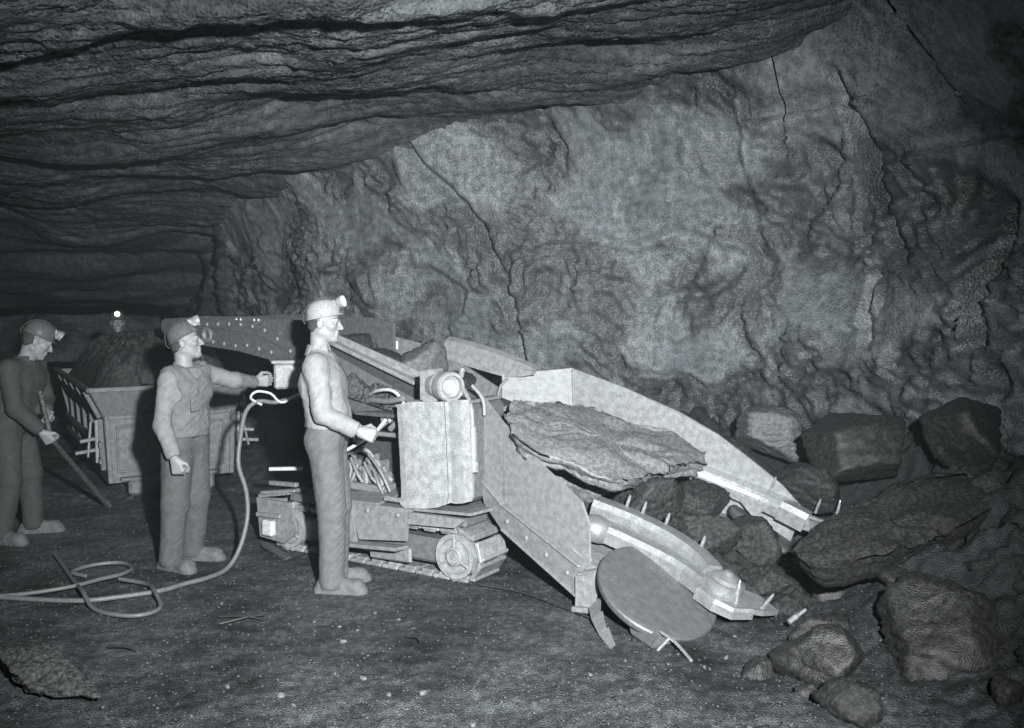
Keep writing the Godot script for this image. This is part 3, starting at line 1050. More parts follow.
func build_conveyor(L: Node3D) -> void:
	# the trough climbing back over the chassis
	var st := mb()
	plate(st, pl([Vector3(-1.5, 0.68, 0.42), Vector3(-2.9, 1.22, 0.42), Vector3(-2.9, 1.22, -0.46), Vector3(-1.5, 0.68, -0.46)]), 0.03)
	plate(st, pl([Vector3(-1.62, 0.72, 0.42), Vector3(-1.62, 1.05, 0.42), Vector3(-2.0, 1.14, 0.42), Vector3(-2.95, 1.46, 0.42), Vector3(-2.95, 1.2, 0.42)]), 0.02)
	part(L, "conveyor_trough", done(st), M.steel_dark)  # dark steel paints in the shade of the gap under the rail
	# near rail: a channel with a lip, over the painted-in shade of the trough side
	st = mb()
	bar(st, Vector3(-3.0, 1.53, 0.46), Vector3(-1.96, 1.18, 0.46), 0.09, 0.03, Vector3.UP, 0.008)
	bar(st, Vector3(-2.9, 1.52, 0.42), Vector3(-1.85, 1.19, 0.42), 0.03, 0.06, Vector3.UP, 0.008)
	part(L, "conveyor_rail", done(st), M.steel_pale)
	# lower apron of the conveyor on the near side
	st = mb()
	plate(st, pl([Vector3(-2.75, 1.25, 0.50), Vector3(-1.95, 1.0, 0.54), Vector3(-1.9, 0.98, 0.72), Vector3(-2.3, 0.98, 0.72), Vector3(-2.7, 1.1, 0.64)]), 0.03)
	plate(st, pl([Vector3(-2.75, 1.25, 0.49), Vector3(-1.95, 1.0, 0.52), Vector3(-1.95, 1.06, 0.47), Vector3(-2.75, 1.36, 0.45)]), 0.02)
	part(L, "lower_guard", done(st), M.steel_dull)
	# far side: low edge plate, then a rounded cover
	st = mb()
	plate(st, pl([Vector3(-3.35, 1.53, -0.42), Vector3(-2.45, 1.36, -0.46), Vector3(-1.85, 1.05, -0.47), Vector3(-1.85, 0.8, -0.47), Vector3(-2.9, 1.2, -0.46), Vector3(-3.35, 1.32, -0.42)]), 0.02)
	var far := part(L, "far_side_plate", done(st), M.steel)
	st = mb()
	bar(st, Vector3(-3.02, 1.50, -0.40), Vector3(-3.02, 1.40, -0.40), 0.02, 0.02, Vector3.RIGHT)
	part(far, "stud", done(st), M.steel_bright)
	for x in [-2.86, -2.81]:
		st = mb()
		bar(st, Vector3(x, 1.41, -0.38), Vector3(x, 1.34, -0.38), 0.025, 0.025, Vector3.RIGHT)
		part(far, "stud", done(st), M.steel_bright)
	st = mb()
	var top := [[-2.45, 1.37, 1.30], [-2.40, 1.45, 1.29], [-2.18, 1.415, 1.23], [-1.98, 1.37, 1.19], [-1.82, 1.325, 1.16], [-1.68, 1.28, 1.17], [-1.56, 1.225, 1.19]]
	for i in top.size() - 1:
		var a: Array = top[i]
		var b: Array = top[i + 1]
		var prof := [[0.0, -0.44], [0.55, -0.45], [0.85, -0.48], [1.0, -0.53], [0.85, -0.58], [0.0, -0.6]]
		for k in prof.size() - 1:
			var p: Array = prof[k]
			var q: Array = prof[k + 1]
			quad_n(st, Vector3(a[0], lerpf(a[2], a[1], p[0]), p[1]), Vector3(a[0], lerpf(a[2], a[1], q[0]), q[1]), Vector3(b[0], lerpf(b[2], b[1], q[0]), q[1]), Vector3(b[0], lerpf(b[2], b[1], p[0]), p[1]), Vector3(0, 1, 0) if k in [1, 2, 3] else (Vector3.BACK if k == 0 else Vector3.FORWARD))
	part(L, "curved_cover", done(st), M.steel_pale)
	# round pad on the inside of the throat
	st = mb()
	tube(st, smooth_path(pl([Vector3(-1.86, 1.02, -0.40), Vector3(-1.84, 1.1, -0.41), Vector3(-1.79, 1.15, -0.42)]), 0.03), 0.012, 6)
	part(L, "throat_hoop", done(st), M.steel_pale)
	# cross bar at the lip of the trough
	st = mb()
	bar(st, Vector3(-1.50, 0.99, 0.40), Vector3(-1.42, 1.02, -0.12), 0.05, 0.03)
	bar(st, Vector3(-1.42, 1.02, -0.12), Vector3(-1.22, 0.94, -0.42), 0.04, 0.03)
	part(L, "cross_bar", done(st), M.steel_pale)


func build_boom(L: Node3D, bolt: ArrayMesh) -> void:
	# the swinging tail: work in the boom's own frame (x back along it), then turned into the machine's
	var inv := L.transform.affine_inverse()
	var t := Vector3(-0.747, 0, -0.665)
	var xf := inv * Transform3D(Basis(t, Vector3.UP, t.cross(Vector3.UP)), Vector3(-1.35, 0, -7.15))
	# in this frame +z is away from the camera's side or towards it; settle the sign
	var near := 1.0 if (inv.basis.inverse() * (xf.basis * Vector3(0, 0, 1))).z > 0 else -1.0
	var st := mb()
	var edge := [[0.05, 1.56], [0.27, 1.595], [0.91, 1.61], [1.55, 1.60], [2.19, 1.565], [2.22, 1.47], [1.56, 1.36], [1.06, 1.335], [0.66, 1.29], [0.55, 1.20], [0.28, 1.20], [0.05, 1.30]]
	for z in [0.0, -0.72 * near]:
		var o := []
		for e in edge:
			o.append(Vector3(e[0], e[1], z))
		plate(st, pl(o), 0.022)
	plate(st, pl([Vector3(0.05, 1.34, 0), Vector3(0.66, 1.40, 0), Vector3(1.5, 1.44, 0), Vector3(2.2, 1.46, 0), Vector3(2.2, 1.46, -0.72 * near), Vector3(1.5, 1.44, -0.72 * near), Vector3(0.66, 1.40, -0.72 * near), Vector3(0.05, 1.34, -0.72 * near)]), 0.02)
	lathe(st, [Vector2(0, -0.36), Vector2(0.06, -0.36), Vector2(0.06, 0.36), Vector2(0, 0.36)], Transform3D(Basis(Vector3.RIGHT, PI / 2), Vector3(2.2, 1.5, -0.36 * near)), 16)
	var B := part(L, "tail_boom", done(st), M.steel_dull, xf)
	# lap joint running the length of the side
	st = mb()
	var seam := pl([Vector3(2.1, 1.47, 0.018 * near), Vector3(1.5, 1.505, 0.018 * near), Vector3(1.1, 1.495, 0.018 * near), Vector3(0.8, 1.47, 0.018 * near), Vector3(0.5, 1.40, 0.018 * near), Vector3(0.32, 1.33, 0.018 * near)])
	for i in seam.size() - 1:
		plate(st, pl([seam[i], seam[i + 1], seam[i + 1] + Vector3(0, 0.095, 0), seam[i] + Vector3(0, 0.085, 0)]), 0.014)
	part(B, "lap_plate", done(st), M.steel_dull)
	# rivets along lap and edges
	var face := Transform3D(Basis(Vector3.RIGHT, PI / 2 * near), Vector3.ZERO)
	for k in 11:
		var x := 0.36 + 0.16 * k
		var ys := [1.365, 1.45, 1.51, 1.535, 1.545, 1.545, 1.54, 1.535, 1.53, 1.53, 1.525]
		part(B, "rivet", bolt, M.steel_pale, Transform3D(face.basis, Vector3(x, ys[k], 0.026 * near)))
	for k in 8:
		var x := 0.62 + 0.16 * k
		part(B, "rivet", bolt, M.steel_pale, Transform3D(face.basis, Vector3(x, 1.345 + 0.02 * k * (0.5 if k > 2 else 1.0), 0.012 * near)))
	for k in 4:
		part(B, "rivet", bolt, M.steel_bright, Transform3D(face.basis, Vector3([0.78, 0.84, 1.02, 1.08][k], 1.585, 0.012 * near)))
	st = mb()
	lathe(st, [Vector2(0.03, 0.0), Vector2(0.045, 0.02), Vector2(0.065, 0.02), Vector2(0.065, 0.0)], Transform3D(face.basis, Vector3(1.5, 1.45, 0.012 * near)), 18)
	part(B, "ring_boss", done(st), M.steel)
	# foot box of the boom, where the vested man rests his hand
	st = mb()
	var fb := inv * Transform3D(Basis(Vector3.UP, 0.12), Vector3(-1.575, 1.215, -7.07))
	boxat(st, Vector3.ZERO, Vector3(0.2, 0.18, 0.24), 0.015)
	boxat(st, Vector3(0, 0.10, 0), Vector3(0.23, 0.025, 0.27), 0.006)
	boxat(st, Vector3(0.02, 0.02, -0.2), Vector3(0.12, 0.12, 0.2), 0.01)
	part(L, "foot_box", done(st), M.steel_pale, fb)


func build_controls(L: Node3D) -> void:
	# valve bank and levers between the operator and the covers
	var st := mb()
	for k in 6:
		var vx := -2.44 + 0.068 * k
		var vh: float = [0.10, 0.15, 0.07, 0.13, 0.16, 0.09][k]
		boxat(st, Vector3(vx, 0.49 + vh * 0.5, 0.60 + 0.05 * (k % 2)), Vector3(0.05, vh, 0.12), 0.012)
		lathe(st, [Vector2(0.014, 0), Vector2(0.014, 0.03), Vector2(0.022, 0.035), Vector2(0.022, 0.05), Vector2(0, 0.052)], along(Vector3(0.3 * sin(k * 2.1), 1, 0.6), Vector3(vx, 0.49 + vh, 0.64)), 8)
	boxat(st, Vector3(-2.28, 0.47, 0.62), Vector3(0.44, 0.05, 0.2), 0.01)
	part(L, "valve_bank", done(st), M.steel)
	st = mb()
	tube(st, smooth_path(pl([Vector3(-2.48, 0.67, 0.68), Vector3(-2.36, 0.70, 0.68), Vector3(-2.25, 0.73, 0.68), Vector3(-2.2, 0.68, 0.66), Vector3(-2.12, 0.58, 0.64), Vector3(-2.06, 0.52, 0.62)]), 0.03), 0.014, 7)
	part(L, "pipe", done(st), M.steel_pale)
	for h in [[-2.42, 0.6, -2.34, 0.74], [-2.36, 0.66, -2.24, 0.66], [-2.30, 0.62, -2.38, 0.62], [-2.24, 0.64, -2.10, 0.66], [-2.16, 0.6, -2.06, 0.60], [-2.2, 0.7, -2.0, 0.62]]:
		st = mb()
		tube(st, smooth_path(pl([Vector3(h[0], h[1], 0.70), Vector3((h[0] + h[2]) * 0.5 + 0.03, h[1] - 0.09, 0.74), Vector3(h[2], h[3] - 0.15, 0.72)]), 0.03), 0.012, 7)
		part(L, "hose", done(st), M.steel)
	# sloping floor plates under the valves
	st = mb()
	plate(st, pl([Vector3(-2.5, 0.42, 0.5), Vector3(-1.95, 0.47, 0.5), Vector3(-1.93, 0.43, 0.92), Vector3(-2.48, 0.41, 0.92)]), 0.015)
	part(L, "valve_tray", done(st), M.steel)
	st = mb()
	bar(st, Vector3(-2.94, 0.56, 0.9), Vector3(-2.72, 0.57, 0.8), 0.03, 0.025)
	part(L, "rear_lever", done(st), M.paint_white)
	# lever in the operator's hand and the ones beside it
	st = mb()
	tube(st, pl([Vector3(-2.02, 0.79, 1.18), Vector3(-1.90, 0.90, 1.0), Vector3(-1.86, 0.99, 0.93)]), 0.011, 8)
	part(L, "control_lever", done(st), M.paint_white)
	st = mb()
	tube(st, pl([Vector3(-2.1, 0.93, 0.6), Vector3(-2.12, 0.84, 0.78), Vector3(-2.2, 0.82, 0.84)]), 0.013, 8)
	tube(st, pl([Vector3(-1.98, 0.97, 0.6), Vector3(-1.96, 0.90, 0.76)]), 0.02, 8)
	boxat(st, Vector3(-2.1, 0.95, 0.6), Vector3(0.09, 0.07, 0.1), 0.012)
	boxat(st, Vector3(-2.05, 0.85, 0.7), Vector3(0.28, 0.03, 0.04), 0.008)
	part(L, "control_lever", done(st), M.steel)
	# hoses looping over the cover tops and down the front of the covers
	st = mb()
	tube(st, smooth_path(pl([Vector3(-2.25, 1.1, 0.62), Vector3(-2.12, 1.14, 0.7), Vector3(-2.0, 1.155, 0.72), Vector3(-1.93, 1.13, 0.72), Vector3(-1.87, 1.06, 0.72)]), 0.03), 0.012, 8)
	part(L, "hose", done(st), M.paint_white)
	st = mb()
	tube(st, smooth_path(pl([Vector3(-2.35, 1.02, 0.6), Vector3(-2.2, 1.07, 0.68), Vector3(-2.0, 1.08, 0.74), Vector3(-1.84, 1.11, 0.78)]), 0.03), 0.02, 8)
	part(L, "hose", done(st), M.steel)
	st = mb()
	tube(st, smooth_path(pl([Vector3(-1.36, 1.2, 0.78), Vector3(-1.28, 1.12, 0.82), Vector3(-1.25, 1.0, 0.84), Vector3(-1.25, 0.8, 0.84)]), 0.03), 0.014, 7)
	tube(st, smooth_path(pl([Vector3(-1.32, 1.22, 0.74), Vector3(-1.24, 1.14, 0.74), Vector3(-1.22, 1.04, 0.75)]), 0.03), 0.012, 7)
	part(L, "hose", done(st), M.steel_pale)
	st = mb()
	tube(st, pl([Vector3(-1.245, 0.98, 0.85), Vector3(-1.235, 0.74, 0.85)]), 0.026, 12)
	tube(st, pl([Vector3(-1.235, 0.76, 0.85), Vector3(-1.232, 0.7, 0.85)]), 0.03, 12)
	part(L, "lift_cylinder", done(st), M.steel_pale)


# ---------------------------------------------------------------- a field of distances, meshed as surface nets
var gd := PackedFloat32Array()
var go := Vector3.ZERO
var gn := Vector3i.ZERO
var gc := 0.01


func g_begin(lo: Vector3, hi: Vector3, cell: float) -> void:
	gc = cell
	go = lo
	gn = Vector3i(((hi - lo) / cell).ceil()) + Vector3i.ONE
	gd = PackedFloat32Array()
	gd.resize(gn.x * gn.y * gn.z)
	gd.fill(1.0)


func g_range(lo: Vector3, hi: Vector3) -> Array:
	var a := Vector3i(((lo - go) / gc).floor()).clamp(Vector3i.ZERO, gn - Vector3i.ONE)
	var b := Vector3i(((hi - go) / gc).ceil()).clamp(Vector3i.ZERO, gn - Vector3i.ONE)
	return [a, b]


func g_cone(a: Vector3, b: Vector3, ra: float, rb: float, k := 0.02, dig := false) -> void:
	var m := Vector3.ONE * (maxf(ra, rb) + k + gc * 2.0)
	var r := g_range(a.min(b) - m, a.max(b) + m)
	var lo: Vector3i = r[0]
	var hi: Vector3i = r[1]
	var ba := b - a
	var l2 := maxf(ba.length_squared(), 1e-9)
	var kk := maxf(k, 1e-4)
	for iz in range(lo.z, hi.z + 1):
		for iy in range(lo.y, hi.y + 1):
			var row := (iz * gn.y + iy) * gn.x
			var p := go + Vector3(lo.x, iy, iz) * gc - a
			for ix in range(lo.x, hi.x + 1):
				var t := clampf(p.dot(ba) / l2, 0.0, 1.0)
				var d := (p - ba * t).length() - ra - (rb - ra) * t
				var o := gd[row + ix]
				if dig:
					d = -d
					var h := maxf(kk - absf(o - d), 0.0) / kk
					gd[row + ix] = maxf(o, d) + h * h * kk * 0.25
				else:
					var h := maxf(kk - absf(o - d), 0.0) / kk
					gd[row + ix] = minf(o, d) - h * h * kk * 0.25
				p.x += gc


func g_ball(c: Vector3, fr: Basis, rad: Vector3, k := 0.02, dig := false) -> void:
	var big := maxf(rad.x, maxf(rad.y, rad.z))
	var m := Vector3.ONE * (big + k + gc * 2.0)
	var r := g_range(c - m, c + m)
	var lo: Vector3i = r[0]
	var hi: Vector3i = r[1]
	var inv := fr.inverse()
	var kk := maxf(k, 1e-4)
	var small := minf(rad.x, minf(rad.y, rad.z))
	for iz in range(lo.z, hi.z + 1):
		for iy in range(lo.y, hi.y + 1):
			var row := (iz * gn.y + iy) * gn.x
			for ix in range(lo.x, hi.x + 1):
				var q := inv * (go + Vector3(ix, iy, iz) * gc - c)
				var l := (q / rad).length()
				var g := (q / (rad * rad)).length()
				var d := (l * (l - 1.0) / g) if g > 1e-5 else -small
				var o := gd[row + ix]
				if dig:
					d = -d
					var h := maxf(kk - absf(o - d), 0.0) / kk
					gd[row + ix] = maxf(o, d) + h * h * kk * 0.25
				else:
					var h := maxf(kk - absf(o - d), 0.0) / kk
					gd[row + ix] = minf(o, d) - h * h * kk * 0.25


# cut away what lies beyond a plane, within reach of a point
func g_cut(at: Vector3, n: Vector3, reach: float) -> void:
	var r := g_range(at - Vector3.ONE * reach, at + Vector3.ONE * reach)
	var lo: Vector3i = r[0]
	var hi: Vector3i = r[1]
	n = n.normalized()
	for iz in range(lo.z, hi.z + 1):
		for iy in range(lo.y, hi.y + 1):
			var row := (iz * gn.y + iy) * gn.x
			for ix in range(lo.x, hi.x + 1):
				var p := go + Vector3(ix, iy, iz) * gc - at
				if p.length_squared() < reach * reach:
					gd[row + ix] = maxf(gd[row + ix], p.dot(n))


func g_net(V: PackedVector3Array, N: PackedVector3Array, I: PackedInt32Array, crease := 0.0, crease_f := Vector3.ONE) -> Array:
	var nx := gn.x
	var ny := gn.y
	var nz := gn.z
	var sx := 1
	var sy := nx
	var sz := nx * ny
	var ids := PackedInt32Array()
	ids.resize(gd.size())
	ids.fill(-1)
	for z in nz - 1:
		for y in ny - 1:
			var row := (z * ny + y) * nx
			for x in nx - 1:
				var i := row + x
				var a := gd[i]
				if absf(a) > gc * 2.2:
					continue
				var b := gd[i + 1]
				var c := gd[i + sy]
				var d := gd[i + sy + 1]
				var e := gd[i + sz]
				var f := gd[i + sz + 1]
				var g := gd[i + sz + sy]
				var h := gd[i + sz + sy + 1]
				var cnt := int(a < 0) + int(b < 0) + int(c < 0) + int(d < 0) + int(e < 0) + int(f < 0) + int(g < 0) + int(h < 0)
				if cnt == 0 or cnt == 8:
					continue
				var s := Vector3.ZERO
				var n := 0
				if (a < 0) != (b < 0): s += Vector3(a / (a - b), 0, 0); n += 1
				if (c < 0) != (d < 0): s += Vector3(c / (c - d), 1, 0); n += 1
				if (e < 0) != (f < 0): s += Vector3(e / (e - f), 0, 1); n += 1
				if (g < 0) != (h < 0): s += Vector3(g / (g - h), 1, 1); n += 1
				if (a < 0) != (c < 0): s += Vector3(0, a / (a - c), 0); n += 1
				if (b < 0) != (d < 0): s += Vector3(1, b / (b - d), 0); n += 1
				if (e < 0) != (g < 0): s += Vector3(0, e / (e - g), 1); n += 1
				if (f < 0) != (h < 0): s += Vector3(1, f / (f - h), 1); n += 1
				if (a < 0) != (e < 0): s += Vector3(0, 0, a / (a - e)); n += 1
				if (b < 0) != (f < 0): s += Vector3(1, 0, b / (b - f)); n += 1
				if (c < 0) != (g < 0): s += Vector3(0, 1, c / (c - g)); n += 1
				if (d < 0) != (h < 0): s += Vector3(1, 1, d / (d - h)); n += 1
				var nr := Vector3(b + d + f + h - a - c - e - g, c + d + g + h - a - b - e - f, e + f + g + h - a - b - c - d).normalized()
				var p := go + (Vector3(x, y, z) + s / n) * gc
				if crease > 0.0:
					var q := p * crease_f
					var w := fine.get_noise_3dv(q + Vector3(3, 7, 1))
					p += nr * crease * (1.0 - 3.2 * absf(w))
				ids[i] = V.size()
				V.append(p)
				N.append(nr)
	for z in range(1, nz - 1):
		for y in range(1, ny - 1):
			var row := (z * ny + y) * nx
			for x in range(1, nx - 1):
				var i := row + x
				if ids[i] < 0:
					continue
				var a := gd[i] < 0
				if a != (gd[i + 1] < 0):
					quad_ids(I, ids[i - sy - sz], ids[i - sz], ids[i], ids[i - sy], a)
				if a != (gd[i + sy] < 0):
					quad_ids(I, ids[i - sx - sz], ids[i - sx], ids[i], ids[i - sz], a)
				if a != (gd[i + sz] < 0):
					quad_ids(I, ids[i - sx - sy], ids[i - sy], ids[i], ids[i - sx], a)
	return [V, N, I]


func quad_ids(I: PackedInt32Array, a: int, b: int, c: int, d: int, flip: bool) -> void:
	if a < 0 or b < 0 or c < 0 or d < 0:
		return
	if flip:
		I.append_array(PackedInt32Array([a, c, b, a, d, c]))
	else:
		I.append_array(PackedInt32Array([a, b, c, a, c, d]))


# normals again from the faces, after creasing
func net_mesh(r: Array, redo: bool) -> ArrayMesh:
	var V: PackedVector3Array = r[0]
	var N: PackedVector3Array = r[1]
	var I: PackedInt32Array = r[2]
	if redo:
		var old := N.duplicate()
		N.fill(Vector3.ZERO)
		for t in range(0, I.size(), 3):
			var n := (V[I[t + 2]] - V[I[t]]).cross(V[I[t + 1]] - V[I[t]])
			N[I[t]] += n
			N[I[t + 1]] += n
			N[I[t + 2]] += n
		for i in N.size():
			N[i] = N[i].normalized()
			if N[i].dot(old[i]) < 0: N[i] = -N[i]
	return arrays(V, N, I)


# ---------------------------------------------------------------- people
func torso(J: Dictionary, e: float) -> void:
	var ac: Vector3 = (J.sh_r - J.sh_l).normalized()
	var hc: Vector3 = (J.hip_r + J.hip_l) * 0.5
	var s: float = J.get("slim", 1.0)
	g_cone(J.sh_r - ac * 0.03, J.sh_l + ac * 0.03, 0.062 + e, 0.062 + e, 0.05)
	g_cone(J.neck, (J.sh_r + J.sh_l) * 0.5, 0.052 + e * 0.6, 0.075 + e, 0.06)
	g_cone(J.chest + ac * 0.075 * s, J.chest - ac * 0.075 * s, 0.118 * s + e, 0.118 * s + e, 0.05)
	g_cone(J.chest + ac * 0.05 * s, J.waist + ac * 0.055 * s, 0.12 * s + e, 0.112 * s + e, 0.05)
	g_cone(J.chest - ac * 0.05 * s, J.waist - ac * 0.055 * s, 0.12 * s + e, 0.112 * s + e, 0.05)
	g_cone(J.waist + ac * 0.06 * s, hc + ac * 0.07 * s, 0.11 * s + e, 0.115 * s + e, 0.05)
	g_cone(J.waist - ac * 0.06 * s, hc - ac * 0.07 * s, 0.11 * s + e, 0.115 * s + e, 0.05)


func arm(J: Dictionary, s: String, e: float, w := 0.0) -> void:
	var k: float = J.get("arms", 1.0)
	g_cone(J["sh_" + s], J["el_" + s], 0.055 * k + e, 0.043 * k + e, 0.03)
	g_cone(J["el_" + s], J["wr_" + s], 0.043 * k + e + w * 0.5, 0.029 * k + e + w, 0.02)


func leg(J: Dictionary, s: String, e: float, loose := 0.0) -> void:
	g_cone(J["hip_" + s], J["kn_" + s], 0.09 + e, 0.06 + e + loose, 0.03)
	g_cone(J["kn_" + s], J["an_" + s], 0.058 + e + loose, 0.042 + e + loose * 1.3, 0.02)


func head(J: Dictionary) -> void:
	var B: Basis = J.head_turn
	var h: Vector3 = J.head
	var at := func(x: float, y: float, z: float) -> Vector3: return h + B * Vector3(x, y, z)
	g_ball(at.call(-0.012, 0.035, 0), B, Vector3(0.098, 0.090, 0.076), 0.02)
	g_ball(at.call(0.028, -0.03, 0), B, Vector3(0.062, 0.085, 0.058), 0.025)
	for s in [-1.0, 1.0]:
		g_cone(at.call(-0.012, -0.055, 0.048 * s), at.call(0.058, -0.1, 0.012 * s), 0.022, 0.022, 0.02)
		g_ball(at.call(0.058, -0.022, 0.04 * s), B, Vector3(0.024, 0.02, 0.024), 0.02)
		g_ball(at.call(0.098, 0.0, 0.032 * s), B, Vector3(0.016, 0.013, 0.02), 0.008, true)
		g_ball(at.call(0.077, 0.0, 0.031 * s), B, Vector3(0.012, 0.012, 0.012), 0.004)
		g_ball(at.call(-0.012, -0.008, 0.077 * s), B * Basis(Vector3.UP, 0.25 * s), Vector3(0.021, 0.034, 0.008), 0.006)
		g_ball(at.call(0.098, -0.036, 0.011 * s), B, Vector3(0.012, 0.008, 0.009), 0.006)
	g_cone(at.call(0.08, 0.021, -0.034), at.call(0.08, 0.021, 0.034), 0.013, 0.013, 0.014)
	g_cone(at.call(0.088, 0.012, 0), at.call(0.113, -0.032, 0), 0.008, 0.012, 0.012)
	g_ball(at.call(0.072, -0.104, 0), B, Vector3(0.022, 0.019, 0.026), 0.015)
	g_cone(at.call(0.086, -0.06, -0.017), at.call(0.086, -0.06, 0.017), 0.011, 0.011, 0.008)
	g_cone(at.call(0.084, -0.077, -0.014), at.call(0.084, -0.077, 0.014), 0.010, 0.010, 0.008)
	g_cone(at.call(0.100, -0.0685, -0.02), at.call(0.100, -0.0685, 0.02), 0.003, 0.003, 0.004, true)
	g_cone(at.call(-0.03, -0.05, 0), J.neck + Vector3(0, -0.03, 0), 0.052, 0.056, 0.025)


# a hand: palm from the wrist along d, palm facing p, thumb on side t, fingers bent by three angles
func hand(w: Vector3, d: Vector3, p: Vector3, t: Vector3, bend: Array, thumb_in := 0.5) -> void:
	d = d.normalized()
	t = (t - d * t.dot(d)).normalized()
	p = (p - d * p.dot(d) - t * p.dot(t)).normalized()
	var len := [0.92, 1.0, 0.95, 0.78]
	for i in 4:
		var off := t * (0.030 - 0.0205 * i)
		var k := w + d * (0.088 - 0.004 * absf(i - 1.0)) + off
		g_cone(w + off * 0.55 + d * 0.01, k, 0.017, 0.0125, 0.014)
		var a := k
		var ang := 0.0
		var seg := [0.043, 0.028, 0.022]
		for j in 3:
			ang += bend[j]
			var b: Vector3 = a + (d * cos(ang) + p * sin(ang)) * seg[j] * len[i]
			g_cone(a, b, 0.0098 - 0.0008 * j, 0.0092 - 0.0008 * j, 0.004)
			a = b
	var r := w + d * 0.022 + t * 0.026 + p * 0.006
	var m := r + (d * 0.65 + t * 0.62 + p * 0.35 * thumb_in).normalized() * 0.045
	var e := m + (d * 0.85 - t * 0.25 * thumb_in + p * 0.7 * thumb_in).normalized() * 0.034
	var f := e + (d * 0.7 - t * 0.6 * thumb_in + p * 0.6 * thumb_in).normalized() * 0.026
	g_cone(r, m, 0.0155, 0.0115, 0.012)
	g_cone(m, e, 0.011, 0.0105, 0.004)
	g_cone(e, f, 0.0105, 0.009, 0.004)


func bounds(J: Dictionary, keys: Array, pad: float) -> AABB:
	var b := AABB(J[keys[0]], Vector3.ZERO)
	for k in keys:
		b = b.expand(J[k])
	return b.grow(pad)


